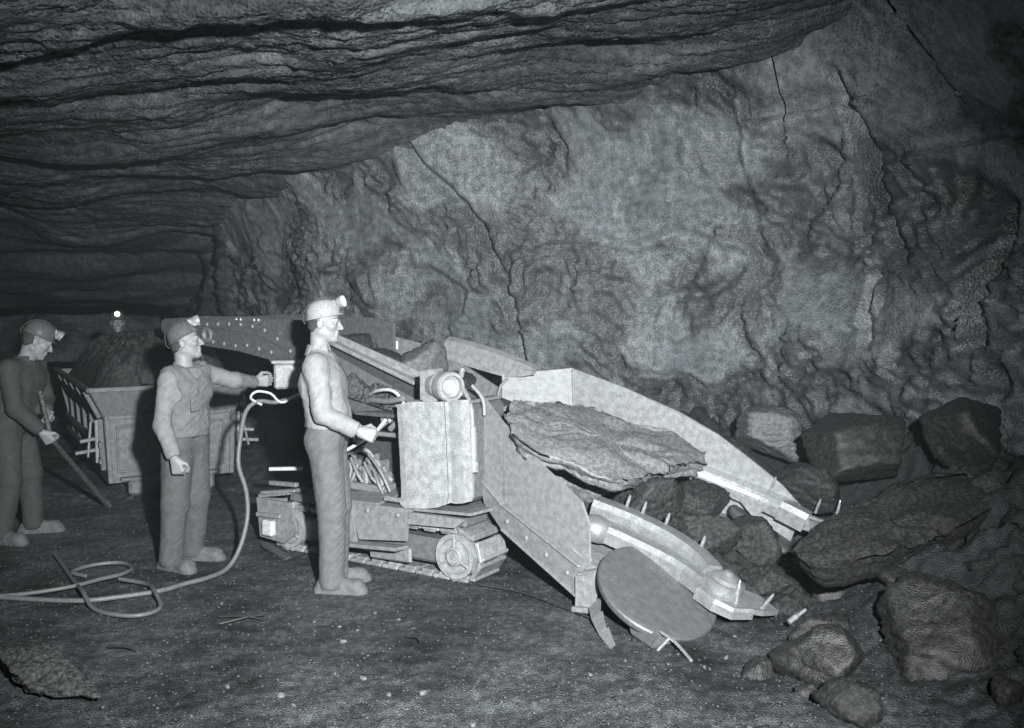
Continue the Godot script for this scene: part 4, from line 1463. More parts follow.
func person(P: Node3D, J: Dictionary, look: Dictionary, q := 1.0) -> void:
	var all := ["head", "neck", "sh_r", "sh_l", "el_r", "el_l", "wr_r", "wr_l", "hip_r", "hip_l", "kn_r", "kn_l", "an_r", "an_l"]
	var V := PackedVector3Array()
	var N := PackedVector3Array()
	var I := PackedInt32Array()
	# the body under the clothes
	var b := bounds(J, all, 0.16)
	g_begin(b.position, b.end, 0.016 * q)
	torso(J, -0.012)
	for s in ["r", "l"]:
		arm(J, s, -0.006)
		leg(J, s, -0.01)
	g_cone(J.head + J.head_turn * Vector3(-0.02, 0.0, 0), J.neck, 0.05, 0.05, 0.02)
	var r := g_net(V, N, I)
	# head and hands on finer grids, added to the same body
	g_begin(J.head - Vector3(0.18, 0.24, 0.18), J.head + Vector3(0.18, 0.17, 0.18), 0.0048 * q)
	head(J)
	r = g_net(r[0], r[1], r[2])
	for s in ["r", "l"]:
		var w: Vector3 = J["wr_" + s]
		var hd: Array = J["hand_" + s]
		g_begin(w - Vector3.ONE * 0.2, w + Vector3.ONE * 0.2, 0.0042 * q)
		var fore: Vector3 = (w - J["el_" + s]).normalized()
		g_cone(w - fore * 0.09, w + Vector3(hd[0]).normalized() * 0.012, 0.033, 0.024, 0.01)
		hand(w, hd[0], hd[1], hd[2], hd[3], hd[4])
		r = g_net(r[0], r[1], r[2])
	part(P, "body", net_mesh(r, false), look.skin)
	# shirt
	b = bounds(J, ["sh_r", "sh_l", "el_r", "el_l", "wr_r", "wr_l", "waist", "neck"], 0.2)
	g_begin(b.position, b.end, 0.0105 * q)
	torso(J, 0.012)
	var ac: Vector3 = (J.sh_r - J.sh_l).normalized()
	var fw := Vector3.UP.cross(ac).normalized()
	g_cut(Vector3(J.waist.x, J.hem, J.waist.z), Vector3.DOWN, 0.34)
	for s in ["r", "l"]:
		arm(J, s, 0.014, 0.005)
	g_cut(J.neck + Vector3(0, -0.005, 0) + fw * 0.01, Vector3(0, 1, 0) + fw * 0.35, 0.1)
	for s in ["r", "l"]:
		var el: Vector3 = J["el_" + s]
		var wr: Vector3 = J["wr_" + s]
		var cu: float = J.get("cuff", 0.9)
		g_cut(el.lerp(wr, cu), wr - el, 0.085)
	r = g_net(PackedVector3Array(), PackedVector3Array(), PackedInt32Array(), 0.0045, Vector3(3.0, 4.5, 3.0))
	part(P, "shirt", net_mesh(r, true), look.shirt)
	# trousers
	b = bounds(J, ["waist", "hip_r", "hip_l", "kn_r", "kn_l", "an_r", "an_l"], 0.19)
	g_begin(b.position, b.end, 0.0105 * q)
	var hc: Vector3 = (J.hip_r + J.hip_l) * 0.5
	var sl: float = J.get("slim", 1.0)
	g_cone(J.waist + ac * 0.06 * sl, hc + ac * 0.075 * sl, 0.118 * sl, 0.128 * sl, 0.05)
	g_cone(J.waist - ac * 0.06 * sl, hc - ac * 0.075 * sl, 0.118 * sl, 0.128 * sl, 0.05)
	for s in ["r", "l"]:
		leg(J, s, 0.012, 0.014)
		g_cone(J["an_" + s], J["an_" + s] + Vector3(0.005, -0.06, 0), 0.072, 0.076, 0.02)
	g_cut(Vector3(J.waist.x, J.hem + 0.04, J.waist.z), Vector3.UP, 0.32)
	for s in ["r", "l"]:
		g_cut(J["an_" + s] + Vector3(0, -0.045, 0), Vector3.DOWN, 0.15)
	r = g_net(PackedVector3Array(), PackedVector3Array(), PackedInt32Array(), 0.0045, Vector3(3.6, 1.5, 3.6))
	part(P, "trousers", net_mesh(r, true), look.trousers)
	# belt
	if look.has("belt"):
		var st := mb()
		var ring := PackedVector3Array()
		for k in 29:
			var a := TAU * k / 28.0
			ring.append(Vector3(J.waist.x, J.hem + 0.012, J.waist.z) + ac * cos(a) * 0.196 * sl + fw * sin(a) * 0.138 * sl)
		for k in 28:
			bar(st, ring[k], ring[k + 1] + (ring[k + 1] - ring[k]) * 0.08, 0.008, 0.04, Vector3.UP, 0.002)
		part(P, "belt", done(st), look.belt)
	# boots
	for s in ["r", "l"]:
		var an: Vector3 = J["an_" + s]
		var f: Vector3 = J["toe_" + s]
		f = f.normalized()
		var side := f.cross(Vector3.UP)
		g_begin(an - Vector3(0.3, an.y + 0.02, 0.3), an + Vector3(0.3, 0.12, 0.3), 0.0085 * q)
		var g := Vector3(an.x, 0, an.z)
		g_cone(an + Vector3(0, 0.07, 0), g + Vector3(0, 0.06, 0) - f * 0.01, 0.052, 0.052, 0.03)
		g_cone(g - f * 0.055 + Vector3(0, 0.045, 0), g + f * 0.02 + Vector3(0, 0.045, 0), 0.044, 0.044, 0.03)
		g_cone(g + f * 0.03 + Vector3(0, 0.055, 0), g + f * 0.15 + Vector3(0, 0.042, 0), 0.044, 0.043, 0.03)
		g_cone(g + f * 0.15 + Vector3(0, 0.038, 0) + side * 0.012, g + f * 0.15 + Vector3(0, 0.038, 0) - side * 0.012, 0.042, 0.042, 0.03)
		g_cone(g - f * 0.07 + Vector3(0, 0.012, 0), g + f * 0.17 + Vector3(0, 0.012, 0), 0.046, 0.05, 0.004)
		g_cut(g, Vector3.DOWN, 0.4)
		r = g_net(PackedVector3Array(), PackedVector3Array(), PackedInt32Array(), 0.003, Vector3.ONE * 9.0)
		part(P, "boot", net_mesh(r, true), look.boot)
	# collar
	if look.has("collar"):
		var st := mb()
		for k in 9:
			var a0 := -2.45 + 4.9 * k / 9.0
			var a1 := -2.45 + 4.9 * (k + 1) / 9.0
			var c: Vector3 = J.neck + Vector3(0, -0.012, 0)
			var p0 := c - fw * cos(a0) * 0.066 + ac * sin(a0) * 0.066
			var p1 := c - fw * cos(a1) * 0.066 + ac * sin(a1) * 0.066
			var o0 := c - fw * cos(a0) * 0.084 + ac * sin(a0) * 0.084 + Vector3(0, -0.035, 0)
			var o1 := c - fw * cos(a1) * 0.084 + ac * sin(a1) * 0.084 + Vector3(0, -0.035, 0)
			var up := Vector3(0, 0.028, 0)
			plate(st, pl([p0 + up, p1 + up, o1, o0]), 0.006)
		part(P, "collar", done(st), look.collar)
	# cropped hair below the helmet
	var B: Basis = J.head_turn
	g_begin(J.head - Vector3.ONE * 0.15, J.head + Vector3.ONE * 0.15, 0.006 * q)
	g_ball(J.head + B * Vector3(-0.014, 0.03, 0), B, Vector3(0.102, 0.092, 0.080), 0.01)
	g_cone(J.head + B * Vector3(-0.06, -0.03, 0.025), J.head + B * Vector3(-0.06, -0.03, -0.025), 0.036, 0.036, 0.02)
	g_cut(J.head + B * Vector3(-0.03, 0, 0), B * Vector3(1, 0.15, 0), 0.2)
	g_cut(J.head + B * Vector3(0, -0.055, 0), B * Vector3(0.2, -1, 0), 0.2)
	g_cut(J.head + B * Vector3(0, 0.075, 0), B * Vector3(0, 1, 0), 0.2)
	r = g_net(PackedVector3Array(), PackedVector3Array(), PackedInt32Array(), 0.0015, Vector3.ONE * 20.0)
	part(P, "hair", net_mesh(r, true), M.hair)
	for s in [-1.0, 1.0]:
		var st := mb()
		tube(st, pl([J.head + B * Vector3(0.092, 0.028, 0.012 * s), J.head + B * Vector3(0.086, 0.033, 0.032 * s), J.head + B * Vector3(0.068, 0.028, 0.052 * s)]), 0.005, 6, 0.003)
		part(P, "eyebrow", done(st), M.hair)
		st = mb()
		lathe(st, [Vector2(0.0, -0.004), Vector2(0.008, -0.003), Vector2(0.008, 0.001), Vector2(0.004, 0.003), Vector2(0.0, 0.0035)], along(B * Vector3(1, 0, 0.35 * s), J.head + B * Vector3(0.0865, 0.0, 0.034 * s)), 10, true)
		part(P, "eye", done(st), M.eye)
	build_helmet(P, J, look, q)


func build_helmet(P: Node3D, J: Dictionary, look: Dictionary, q: float) -> void:
	var B: Basis = J.head_turn * Basis(Vector3.BACK, J.get("cap_tip", 0.0))
	var c: Vector3 = J.head + J.head_turn * Vector3(-0.008, 0.042, 0)
	var X := Transform3D(B, c)
	# crown and brim as one turned shell, longer than wide, with a peak in front
	var seg := 36
	var prof := [Vector2(0.0, 0.104), Vector2(0.035, 0.101), Vector2(0.065, 0.091), Vector2(0.09, 0.070), Vector2(0.104, 0.042), Vector2(0.110, 0.012), Vector2(0.112, 0.0), Vector2(0.119, -0.008), Vector2(0.120, -0.012), Vector2(0.112, -0.010), Vector2(0.102, 0.004), Vector2(0.094, 0.05), Vector2(0.06, 0.08), Vector2(0.0, 0.094)]
	var v := PackedVector3Array()
	for p in prof:
		for k in seg:
			var a := TAU * k / seg
			var rr: float = p.x
			var front := maxf(0.0, cos(a))
			var peak := pow(front, 3.0) * 0.014 if p.y < 0.0 and p.x > 0.1115 else 0.0
			var y: float = p.y
			if p.y > 0.02 and p.x < 0.1 and p.x > 0.0:
				y += 0.010 * exp(-pow(sin(a) * rr / 0.014, 2.0))
			elif p.x == 0.0 and p.y > 0.1:
				y += 0.010
			v.append(X * Vector3(cos(a) * (rr * 0.98 + peak), y - peak * 0.25, sin(a) * rr * 0.84))
	var H := part(P, "helmet", sheet(v, seg, prof.size(), PackedColorArray(), true), look.helmet)
	# lamp bracket, lamp and lens in front
	var st := mb()
	plate(st, pl([X * Vector3(0.112, 0.02, -0.028), X * Vector3(0.112, 0.02, 0.028), X * Vector3(0.088, 0.082, 0.022), X * Vector3(0.088, 0.082, -0.022)]), 0.006)
	part(H, "lamp_bracket", done(st), look.lamp)
	var ld := (B * Vector3(1, J.get("lamp_tip", 0.0), J.get("lamp_side", 0.15))).normalized()
	var lx := along(ld, X * Vector3(0.092, 0.060, 0))
	st = mb()
	lathe(st, [Vector2(0, -0.012), Vector2(0.024, -0.012), Vector2(0.026, 0.012), Vector2(0.034, 0.028), Vector2(0.037, 0.045), Vector2(0.037, 0.056), Vector2(0.033, 0.056), Vector2(0.028, 0.042), Vector2(0, 0.032)], lx, 20)
	var lamp := part(H, "lamp", done(st), look.lamp)
	st = mb()
	lathe(st, [Vector2(0.0, 0.052), Vector2(0.031, 0.050), Vector2(0.031, 0.046), Vector2(0, 0.046)], lx, 20)
	part(lamp, "lens", done(st), M.lamp_glow if look.lit else M.lens_glass)
	# cord over the crown
	st = mb()
	tube(st, smooth_path(pl([X * Vector3(0.105, 0.075, 0.015), X * Vector3(0.06, 0.098, 0.03), X * Vector3(-0.02, 0.105, 0.035), X * Vector3(-0.09, 0.075, 0.035), X * Vector3(-0.127, 0.0, 0.03), X * Vector3(-0.115, -0.03, 0.03)]), 0.03), 0.004, 6)
	part(H, "lamp_cord", done(st), M.rubber_dark)
	if look.lit:
		var l := SpotLight3D.new()
		l.name = "cap_lamp"
		l.light_energy = look.get("shine", 0.25)
		l.light_size = 0.03
		l.spot_angle = 28
		l.spot_angle_attenuation = 1.0
		l.spot_range = 40
		l.spot_attenuation = 2
		l.shadow_enabled = true
		P.add_child(l)
		l.transform = Transform3D(Basis.looking_at(ld), lx * Vector3(0, 0.06, 0))


func build_people() -> void:
	var fist := [1.25, 1.45, 0.9]
	var P := thing("person", "miner in a pale shirt working a lever of the loader, cap lamp lit", "person", Vector3(-1.077, 0, -5.996))
	var J := {
		"slim": 0.93, "head": Vector3(-0.048, 1.625, 0.0), "head_turn": Basis(Vector3.BACK, -0.06).scaled(Vector3.ONE * 0.94), "neck": Vector3(-0.082, 1.475, 0),
		"sh_r": Vector3(-0.075, 1.37, 0.165), "sh_l": Vector3(-0.07, 1.375, -0.165), "el_r": Vector3(-0.02, 1.10, 0.235), "el_l": Vector3(-0.09, 1.10, -0.24),
		"wr_r": Vector3(0.185, 0.995, 0.205), "wr_l": Vector3(0.06, 0.95, -0.22), "chest": Vector3(-0.065, 1.255, 0), "waist": Vector3(-0.03, 1.05, 0),
		"hip_r": Vector3(-0.045, 0.93, 0.08), "hip_l": Vector3(-0.045, 0.93, -0.08), "kn_r": Vector3(0.0, 0.50, 0.09), "kn_l": Vector3(0.0, 0.50, -0.09),
		"an_r": Vector3(-0.005, 0.085, 0.10), "an_l": Vector3(-0.015, 0.085, -0.10), "toe_r": Vector3(1, 0, 0.12), "toe_l": Vector3(1, 0, -0.25),
		"hand_r": [Vector3(0.94, -0.30, -0.1), Vector3(-0.2, -0.5, -0.8), Vector3(0.3, 0.85, -0.3), fist, 0.9],
		"hand_l": [Vector3(0.9, -0.2, 0.1), Vector3(0, -0.7, 0.6), Vector3(0.2, 0.9, 0.2), fist, 0.9],
		"hem": 1.0, "cap_tip": 0.26, "lamp_tip": 0.1, "lamp_side": 0.25, "cuff": 0.93}
	person(P, J, {"skin": M.skin_light, "shirt": M.shirt_pale, "trousers": M.trousers_grey, "boot": M.boot, "collar": M.shirt_pale, "helmet": M.helmet_pale, "lamp": M.steel_pale, "lit": true, "shine": 0.4})

	P = thing("person", "miner in a dark vest and dark helmet standing before the mine car", "person", Vector3(-2.176, 0, -6.434))
	J = {
		"slim": 0.78, "arms": 0.86, "head": Vector3(0.068, 1.485, -0.01), "head_turn": (Basis(Vector3.UP, 0.2) * Basis(Vector3.BACK, 0.16)).scaled(Vector3.ONE * 0.92), "neck": Vector3(0.06, 1.345, 0.0),
		"sh_r": Vector3(0.0, 1.245, 0.135), "sh_l": Vector3(0.135, 1.275, -0.125), "el_r": Vector3(-0.02, 0.965, 0.20), "el_l": Vector3(0.31, 1.21, -0.27),
		"wr_r": Vector3(0.07, 0.765, 0.25), "wr_l": Vector3(0.385, 1.18, -0.50), "chest": Vector3(0.07, 1.165, 0.01), "waist": Vector3(0.055, 0.965, 0.0),
		"hip_r": Vector3(0.025, 0.84, 0.055), "hip_l": Vector3(0.09, 0.85, -0.055), "kn_r": Vector3(0.0, 0.44, 0.06), "kn_l": Vector3(0.085, 0.46, -0.1),
		"an_r": Vector3(-0.045, 0.085, 0.04), "an_l": Vector3(0.03, 0.085, -0.19), "toe_r": Vector3(0.85, 0, 0.5), "toe_l": Vector3(1, 0, 0.02),
		"hand_r": [Vector3(0.28, -0.95, 0.12), Vector3(0.3, 0.1, -0.9), Vector3(0.9, 0.2, 0.2), fist, 0.9],
		"hand_l": [Vector3(0.85, 0.05, -0.25), Vector3(-0.2, -0.3, -0.9), Vector3(0.0, 1.0, 0.1), [0.7, 0.9, 0.7], 0.5],
		"hem": 0.88, "cap_tip": 0.36, "lamp_tip": -0.35, "lamp_side": 0.0, "cuff": 0.95}
	person(P, J, {"skin": M.skin_dusty, "shirt": M.shirt_grey, "trousers": M.trousers_dusty, "boot": M.boot_dusty, "helmet": M.helmet_dark, "lamp": M.steel_bright, "lit": false, "belt": M.rubber_dark})
	build_vest(P, J)

	P = thing("person", "miner in dark clothes at the left edge, bending over a long tool", "person", Vector3(-3.60, 0, -7.2))
	J = {
		"head": Vector3(0.17, 1.45, -0.02), "head_turn": Basis(Vector3.UP, 0.5) * Basis(Vector3.BACK, -0.45), "neck": Vector3(0.09, 1.33, 0),
		"sh_r": Vector3(0.05, 1.255, 0.18), "sh_l": Vector3(0.08, 1.26, -0.18), "el_r": Vector3(0.12, 0.99, 0.24), "el_l": Vector3(0.10, 1.0, -0.27),
		"wr_r": Vector3(0.25, 0.80, 0.12), "wr_l": Vector3(0.18, 0.93, -0.08), "chest": Vector3(0.04, 1.15, 0), "waist": Vector3(0.0, 0.97, 0),
		"hip_r": Vector3(-0.03, 0.86, 0.085), "hip_l": Vector3(-0.03, 0.86, -0.085), "kn_r": Vector3(0.0, 0.46, 0.12), "kn_l": Vector3(0.03, 0.46, -0.13),
		"an_r": Vector3(-0.06, 0.085, 0.14), "an_l": Vector3(0.02, 0.085, -0.17), "toe_r": Vector3(1, 0, 0.3), "toe_l": Vector3(1, 0, -0.3),
		"hand_r": [Vector3(0.5, -0.8, -0.3), Vector3(0.3, 0.2, -0.9), Vector3(0.8, 0.4, 0.1), fist, 0.9],
		"hand_l": [Vector3(0.5, -0.7, 0.3), Vector3(0.2, 0.2, 0.9), Vector3(0.8, 0.4, 0.1), fist, 0.9],
		"hem": 0.9, "lamp_tip": -0.2}
	person(P, J, {"skin": M.skin_dusty, "shirt": M.shirt_dark, "trousers": M.shirt_dark, "boot": M.boot_dusty, "collar": M.shirt_dark, "helmet": M.helmet_dark, "lamp": M.steel, "lit": false}, 1.35)

	P = thing("person", "miner far back behind the heaped coal, only a lit cap lamp and face showing", "person", Vector3(-4.85, 0.03, -12.3))
	J = {
		"head": Vector3(0, 1.38, 0), "head_turn": Basis(Vector3.UP, -1.15), "neck": Vector3(0, 1.24, -0.02),
		"sh_r": Vector3(-0.17, 1.16, 0.07), "sh_l": Vector3(0.17, 1.16, -0.07), "el_r": Vector3(-0.24, 0.9, 0.1), "el_l": Vector3(0.24, 0.9, -0.05),
		"wr_r": Vector3(-0.2, 0.72, 0.22), "wr_l": Vector3(0.2, 0.72, 0.12), "chest": Vector3(0, 1.06, 0), "waist": Vector3(0, 0.87, 0),
		"hip_r": Vector3(-0.08, 0.76, 0.03), "hip_l": Vector3(0.08, 0.76, -0.03), "kn_r": Vector3(-0.09, 0.42, 0.07), "kn_l": Vector3(0.09, 0.42, 0.02),
		"an_r": Vector3(-0.1, 0.085, 0.0), "an_l": Vector3(0.1, 0.085, -0.05), "toe_r": Vector3(0.1, 0, 1), "toe_l": Vector3(0.5, 0, 1),
		"hand_r": [Vector3(0.1, -0.9, 0.3), Vector3(0.9, 0.1, 0), Vector3(0, 0.2, 1), fist, 0.9],
		"hand_l": [Vector3(-0.1, -0.9, 0.3), Vector3(-0.9, 0.1, 0), Vector3(0, 0.2, 1), fist, 0.9],
		"hem": 0.82, "lamp_tip": 0.05, "lamp_side": 0.15}
	person(P, J, {"skin": M.skin_light, "shirt": M.shirt_dark, "trousers": M.shirt_dark, "boot": M.boot_dusty, "helmet": M.helmet_dark, "lamp": M.steel, "lit": true, "shine": 0.15}, 1.6)

	# the long tool in the hands of the man at the left edge
	var st := mb()
	var a := Vector3(-3.40, 1.0, -7.20)
	var b := Vector3(-3.31, 0.74, -7.13)
	var t := Vector3(-3.36, 0.03, -8.2)
	tube(st, pl([a + (a - b) * 0.3, b]), 0.017, 10)
	tube(st, pl([b, b.lerp(t, 0.5), t]), 0.017, 10, 0.024)
	var T := thing("pinch_bar", "long straight bar slanting down to the floor by the mine car", "bar")
	part(T, "shaft", done(st), M.wood)
	st = mb()
	var d := (t - b).normalized()
	box(st, Transform3D(Basis(d.cross(Vector3.UP).normalized(), d, d.cross(Vector3.UP).normalized().cross(d)), t + d * -0.03), Vector3(0.05, 0.12, 0.03), 0.01)
	part(T, "tip", done(st), M.steel)


func build_vest(P: Node3D, J: Dictionary) -> void:
	var b := bounds(J, ["sh_r", "sh_l", "waist", "neck"], 0.22)
	g_begin(b.position, b.end, 0.010)
	torso(J, 0.026)
	var ac: Vector3 = (J.sh_r - J.sh_l).normalized()
	var fw := Vector3.UP.cross(ac).normalized()
	# short caps over the shoulders, open V at the neck
	g_cut(J.sh_r + ac * 0.0, ac, 0.15)
	g_cut(J.sh_l - ac * 0.0, -ac, 0.15)
	g_cut(Vector3(J.waist.x, J.hem + 0.0, J.waist.z), Vector3.DOWN, 0.36)
	g_cut(J.neck + Vector3(0, -0.012, 0), Vector3.UP, 0.12)
	g_cone(J.neck + fw * 0.07 + Vector3(0, 0.01, 0), J.chest + fw * 0.19 + Vector3(0, 0.06, 0), 0.075, 0.008, 0.01, true)
	var r := g_net(PackedVector3Array(), PackedVector3Array(), PackedInt32Array(), 0.008, Vector3(4.5, 4.5, 4.5))
	var ve := part(P, "vest", net_mesh(r, true), M.vest)
	var st := mb()
	var c: Vector3 = J.chest + fw * 0.155
	box(st, Transform3D(Basis(ac, Vector3.UP, ac.cross(Vector3.UP)), c + ac * 0.07 + Vector3(0, -0.06, 0)), Vector3(0.08, 0.09, 0.012), 0.004)
	part(ve, "pocket", done(st), M.vest)


# ---------------------------------------------------------------- the mine car
func build_mine_car() -> void:
	var C := thing("mine_car", "flared steel mine car heaped with coal behind the vested miner", "mine car", Vector3(-3.07, 0, -8.94))
	C.rotation.y = deg_to_rad(30.0)
	var st := mb()
	var back := -2.5
	# flared front end with its rim
	plate(st, pl([Vector3(-0.68, 0.95, 0.10), Vector3(0.68, 0.95, 0.10), Vector3(0.555, 0.70, 0.0), Vector3(-0.555, 0.70, 0.0)]), 0.025)
	plate(st, pl([Vector3(-0.555, 0.70, 0.0), Vector3(0.555, 0.70, 0.0), Vector3(0.53, 0.12, 0.0), Vector3(-0.53, 0.12, 0.0)]), 0.025)
	bar(st, Vector3(-0.70, 0.955, 0.10), Vector3(0.70, 0.955, 0.10), 0.05, 0.04)
	part(C, "front_plate", done(st), M.steel_car)
	# raised borders of the front panel
	for b in [[-0.55, 0.70, 0.55, 0.70, 0.035], [-0.46, 0.62, 0.46, 0.62, 0.02], [-0.46, 0.22, 0.46, 0.22, 0.02], [-0.46, 0.63, -0.46, 0.21, 0.02], [0.46, 0.63, 0.46, 0.21, 0.02], [-0.545, 0.72, -0.525, 0.12, 0.04], [0.545, 0.72, 0.525, 0.12, 0.04]]:
		st = mb()
		bar(st, Vector3(b[0], b[1], 0.02), Vector3(b[2], b[3], 0.02), 0.025, b[4], Vector3.UP if b[0] != b[2] and absf(b[0] - b[2]) > 0.1 else Vector3.RIGHT)
		part(C, "panel_rib", done(st), M.steel_car)
	for s in [-1.0, 1.0]:
		st = mb()
		plate(st, pl([Vector3(0.68 * s, 0.95, 0.10), Vector3(0.555 * s, 0.70, 0.0), Vector3(0.555 * s, 0.70, back), Vector3(0.68 * s, 0.95, back - 0.1)]), 0.022)
		plate(st, pl([Vector3(0.555 * s, 0.70, 0.0), Vector3(0.53 * s, 0.12, 0.0), Vector3(0.53 * s, 0.12, back), Vector3(0.555 * s, 0.70, back)]), 0.022)
		bar(st, Vector3(0.69 * s, 0.955, 0.1), Vector3(0.69 * s, 0.955, back - 0.1), 0.045, 0.04)
		var sd := part(C, "side_plate", done(st), M.steel_dull)
		for k in 5:
			st = mb()
			var z := -0.12 - 0.5 * k
			bar(st, Vector3(0.585 * s, 0.68, z), Vector3(0.56 * s, 0.22, z), 0.05, 0.05, Vector3.RIGHT)
			bar(st, Vector3(0.585 * s, 0.69, z), Vector3(0.70 * s, 0.93, z), 0.04, 0.04, Vector3.RIGHT)
			part(sd, "stiffener", done(st), M.steel_dull)
		st = mb()
		bar(st, Vector3(0.60 * s, 0.46, 0.02), Vector3(0.60 * s, 0.46, back), 0.03, 0.06)
		bar(st, Vector3(0.60 * s, 0.32, 0.02), Vector3(0.60 * s, 0.32, back), 0.03, 0.05)
		part(sd, "side_strap", done(st), M.steel_dull)
		# latch gear by the front corner
		st = mb()
		bar(st, Vector3(0.62 * s, 0.68, -0.06), Vector3(0.62 * s, 0.30, -0.06), 0.03, 0.03, Vector3.RIGHT)
		bar(st, Vector3(0.60 * s, 0.52, -0.06), Vector3(0.76 * s, 0.50, -0.04), 0.025, 0.03)
		bar(st, Vector3(0.60 * s, 0.42, -0.06), Vector3(0.80 * s, 0.40, -0.04), 0.025, 0.03)
		bar(st, Vector3(0.66 * s, 0.66, -0.1), Vector3(0.70 * s, 0.36, -0.02), 0.02, 0.02, Vector3.RIGHT)
		part(sd, "latch", done(st), M.steel)
	st = mb()
	plate(st, pl([Vector3(-0.68, 0.95, back - 0.1), Vector3(0.68, 0.95, back - 0.1), Vector3(0.53, 0.20, back), Vector3(-0.53, 0.20, back)]), 0.025)
	part(C, "rear_plate", done(st), M.steel_dull)
	st = mb()
	boxat(st, Vector3(0, 0.20, back * 0.5), Vector3(1.0, 0.05, -back - 0.02), 0.01)
	boxat(st, Vector3(0, 0.13, back * 0.5), Vector3(0.5, 0.1, -back - 0.1), 0.01)
	part(C, "floor_pan", done(st), M.steel_dark)
	# bumper and coupler
	st = mb()
	boxat(st, Vector3(-0.02, 0.08, 0.06), Vector3(0.74, 0.14, 0.12), 0.025)
	boxat(st, Vector3(-0.02, 0.155, 0.04), Vector3(0.86, 0.03, 0.1), 0.008)
	part(C, "bumper", done(st), M.steel_car)
	st = mb()
	boxat(st, Vector3(0.0, 0.12, 0.17), Vector3(0.12, 0.09, 0.14), 0.02)
	part(C, "coupler", done(st), M.steel_dull)
	# wheels
	for s in [-1.0, 1.0]:
		for z in [-0.42, back + 0.42]:
			st = mb()
			lathe(st, [Vector2(0, 0.03), Vector2(0.035, 0.035), Vector2(0.045, 0.0), Vector2(0.11, -0.01), Vector2(0.13, 0.015), Vector2(0.15, 0.015), Vector2(0.15, -0.04), Vector2(0.165, -0.05), Vector2(0.165, -0.065), Vector2(0, -0.065)], Transform3D(Basis(Vector3.BACK, -PI / 2 * s), Vector3(0.44 * s, 0.165, z)), 24)
			var wh := part(C, "wheel", done(st), M.steel_dull)
			if s < 0 and z > -1.0:
				st = mb()
				lathe(st, [Vector2(0.0, 0.05), Vector2(0.03, 0.045), Vector2(0.034, 0.03)], Transform3D(Basis(Vector3.BACK, -PI / 2 * s), Vector3(0.46 * s, 0.165, z)), 14)
				part(wh, "hub_cap", done(st), M.steel_bright)
	# the load: heaped coal, lumps too many to count
	var n := 90
	var m := 120
	var v := PackedVector3Array()
	for j in m:
		for i in n:
			var x := lerpf(-0.63, 0.63, float(i) / (n - 1))
			var z := lerpf(0.02, back - 0.03, float(j) / (m - 1))
			var ex := 1.0 - pow(absf(x) / 0.63, 4.5)
			var ez := clampf((0.07 - z) / 0.55, 0.0, 1.0) * clampf((z - back + 0.05) / 0.7, 0.0, 1.0)
			ez = ez * (2.0 - ez)
			var h := 0.865 + (0.46 + 0.12 * x) * ex * ez
			h += ex * (0.035 * blocks.get_noise_2d(x * 6.5, z * 6.5) + 0.06 * fine.get_noise_2d(x * 4.0, z * 4.0) + 0.025 * fine.get_noise_2d(x * 14.0, z * 14.0))
			v.append(Vector3(x, h, z))
	solo("coal_load", sheet(v, n, m), M.coal_heap, "rounded heap of dark coal filling the mine car", "coal", C.transform, "", "stuff")


# ---------------------------------------------------------------- rock
# a broken lump: a ball cut by planes, split along beds, roughened
func rock_mesh(sd: int, size: Vector3, n := 20, cuts := 11, bed := 0.0) -> ArrayMesh:
	var r := RandomNumberGenerator.new()
	r.seed = sd
	var nrm := []
	var dist := PackedFloat32Array()
	for i in cuts:
		nrm.append(Vector3(r.randf_range(-1, 1), r.randf_range(-1, 1), r.randf_range(-1, 1)).normalized())
		dist.append(r.randf_range(0.42, 0.78))
	for a in [Vector3.UP, Vector3.DOWN, Vector3(1, 0.1, 0.2).normalized(), Vector3(-1, 0.15, -0.1).normalized()]:
		nrm.append(a)
		dist.append(0.72)
	var w := n * 2
	var v := PackedVector3Array()
	var off := Vector3(sd * 1.7, sd * 0.3, sd * 2.9)
	var big := maxf(size.x, maxf(size.y, size.z))
	for j in n + 1:
		var th := PI * j / n
		for i in w:
			var ph := TAU * i / w
			var d := Vector3(sin(th) * cos(ph), cos(th), sin(th) * sin(ph))
			var rad := 1.0
			for k in nrm.size():
				var c := d.dot(nrm[k])
				if c > 0.02:
					rad = minf(rad, dist[k] / c)
			var p := d * rad * size * 0.62
			var q := p * (2.0 / big) + off
			p += d * fine.get_noise_3dv(q * 1.0) * 0.02 * big
			p += d * (0.35 - absf(fine.get_noise_3dv(q * 3.0))) * 0.03 * big
			if bed > 0.0:
				var s := fine.get_noise_2d(p.y * 26.0 + 4.0 * fine.get_noise_2d(p.x * 1.5, p.z * 1.5 + sd), sd)
				p += Vector3(d.x, 0, d.z) * s * bed
			v.append(p)
	return sheet(v, w, n + 1, PackedColorArray(), true)


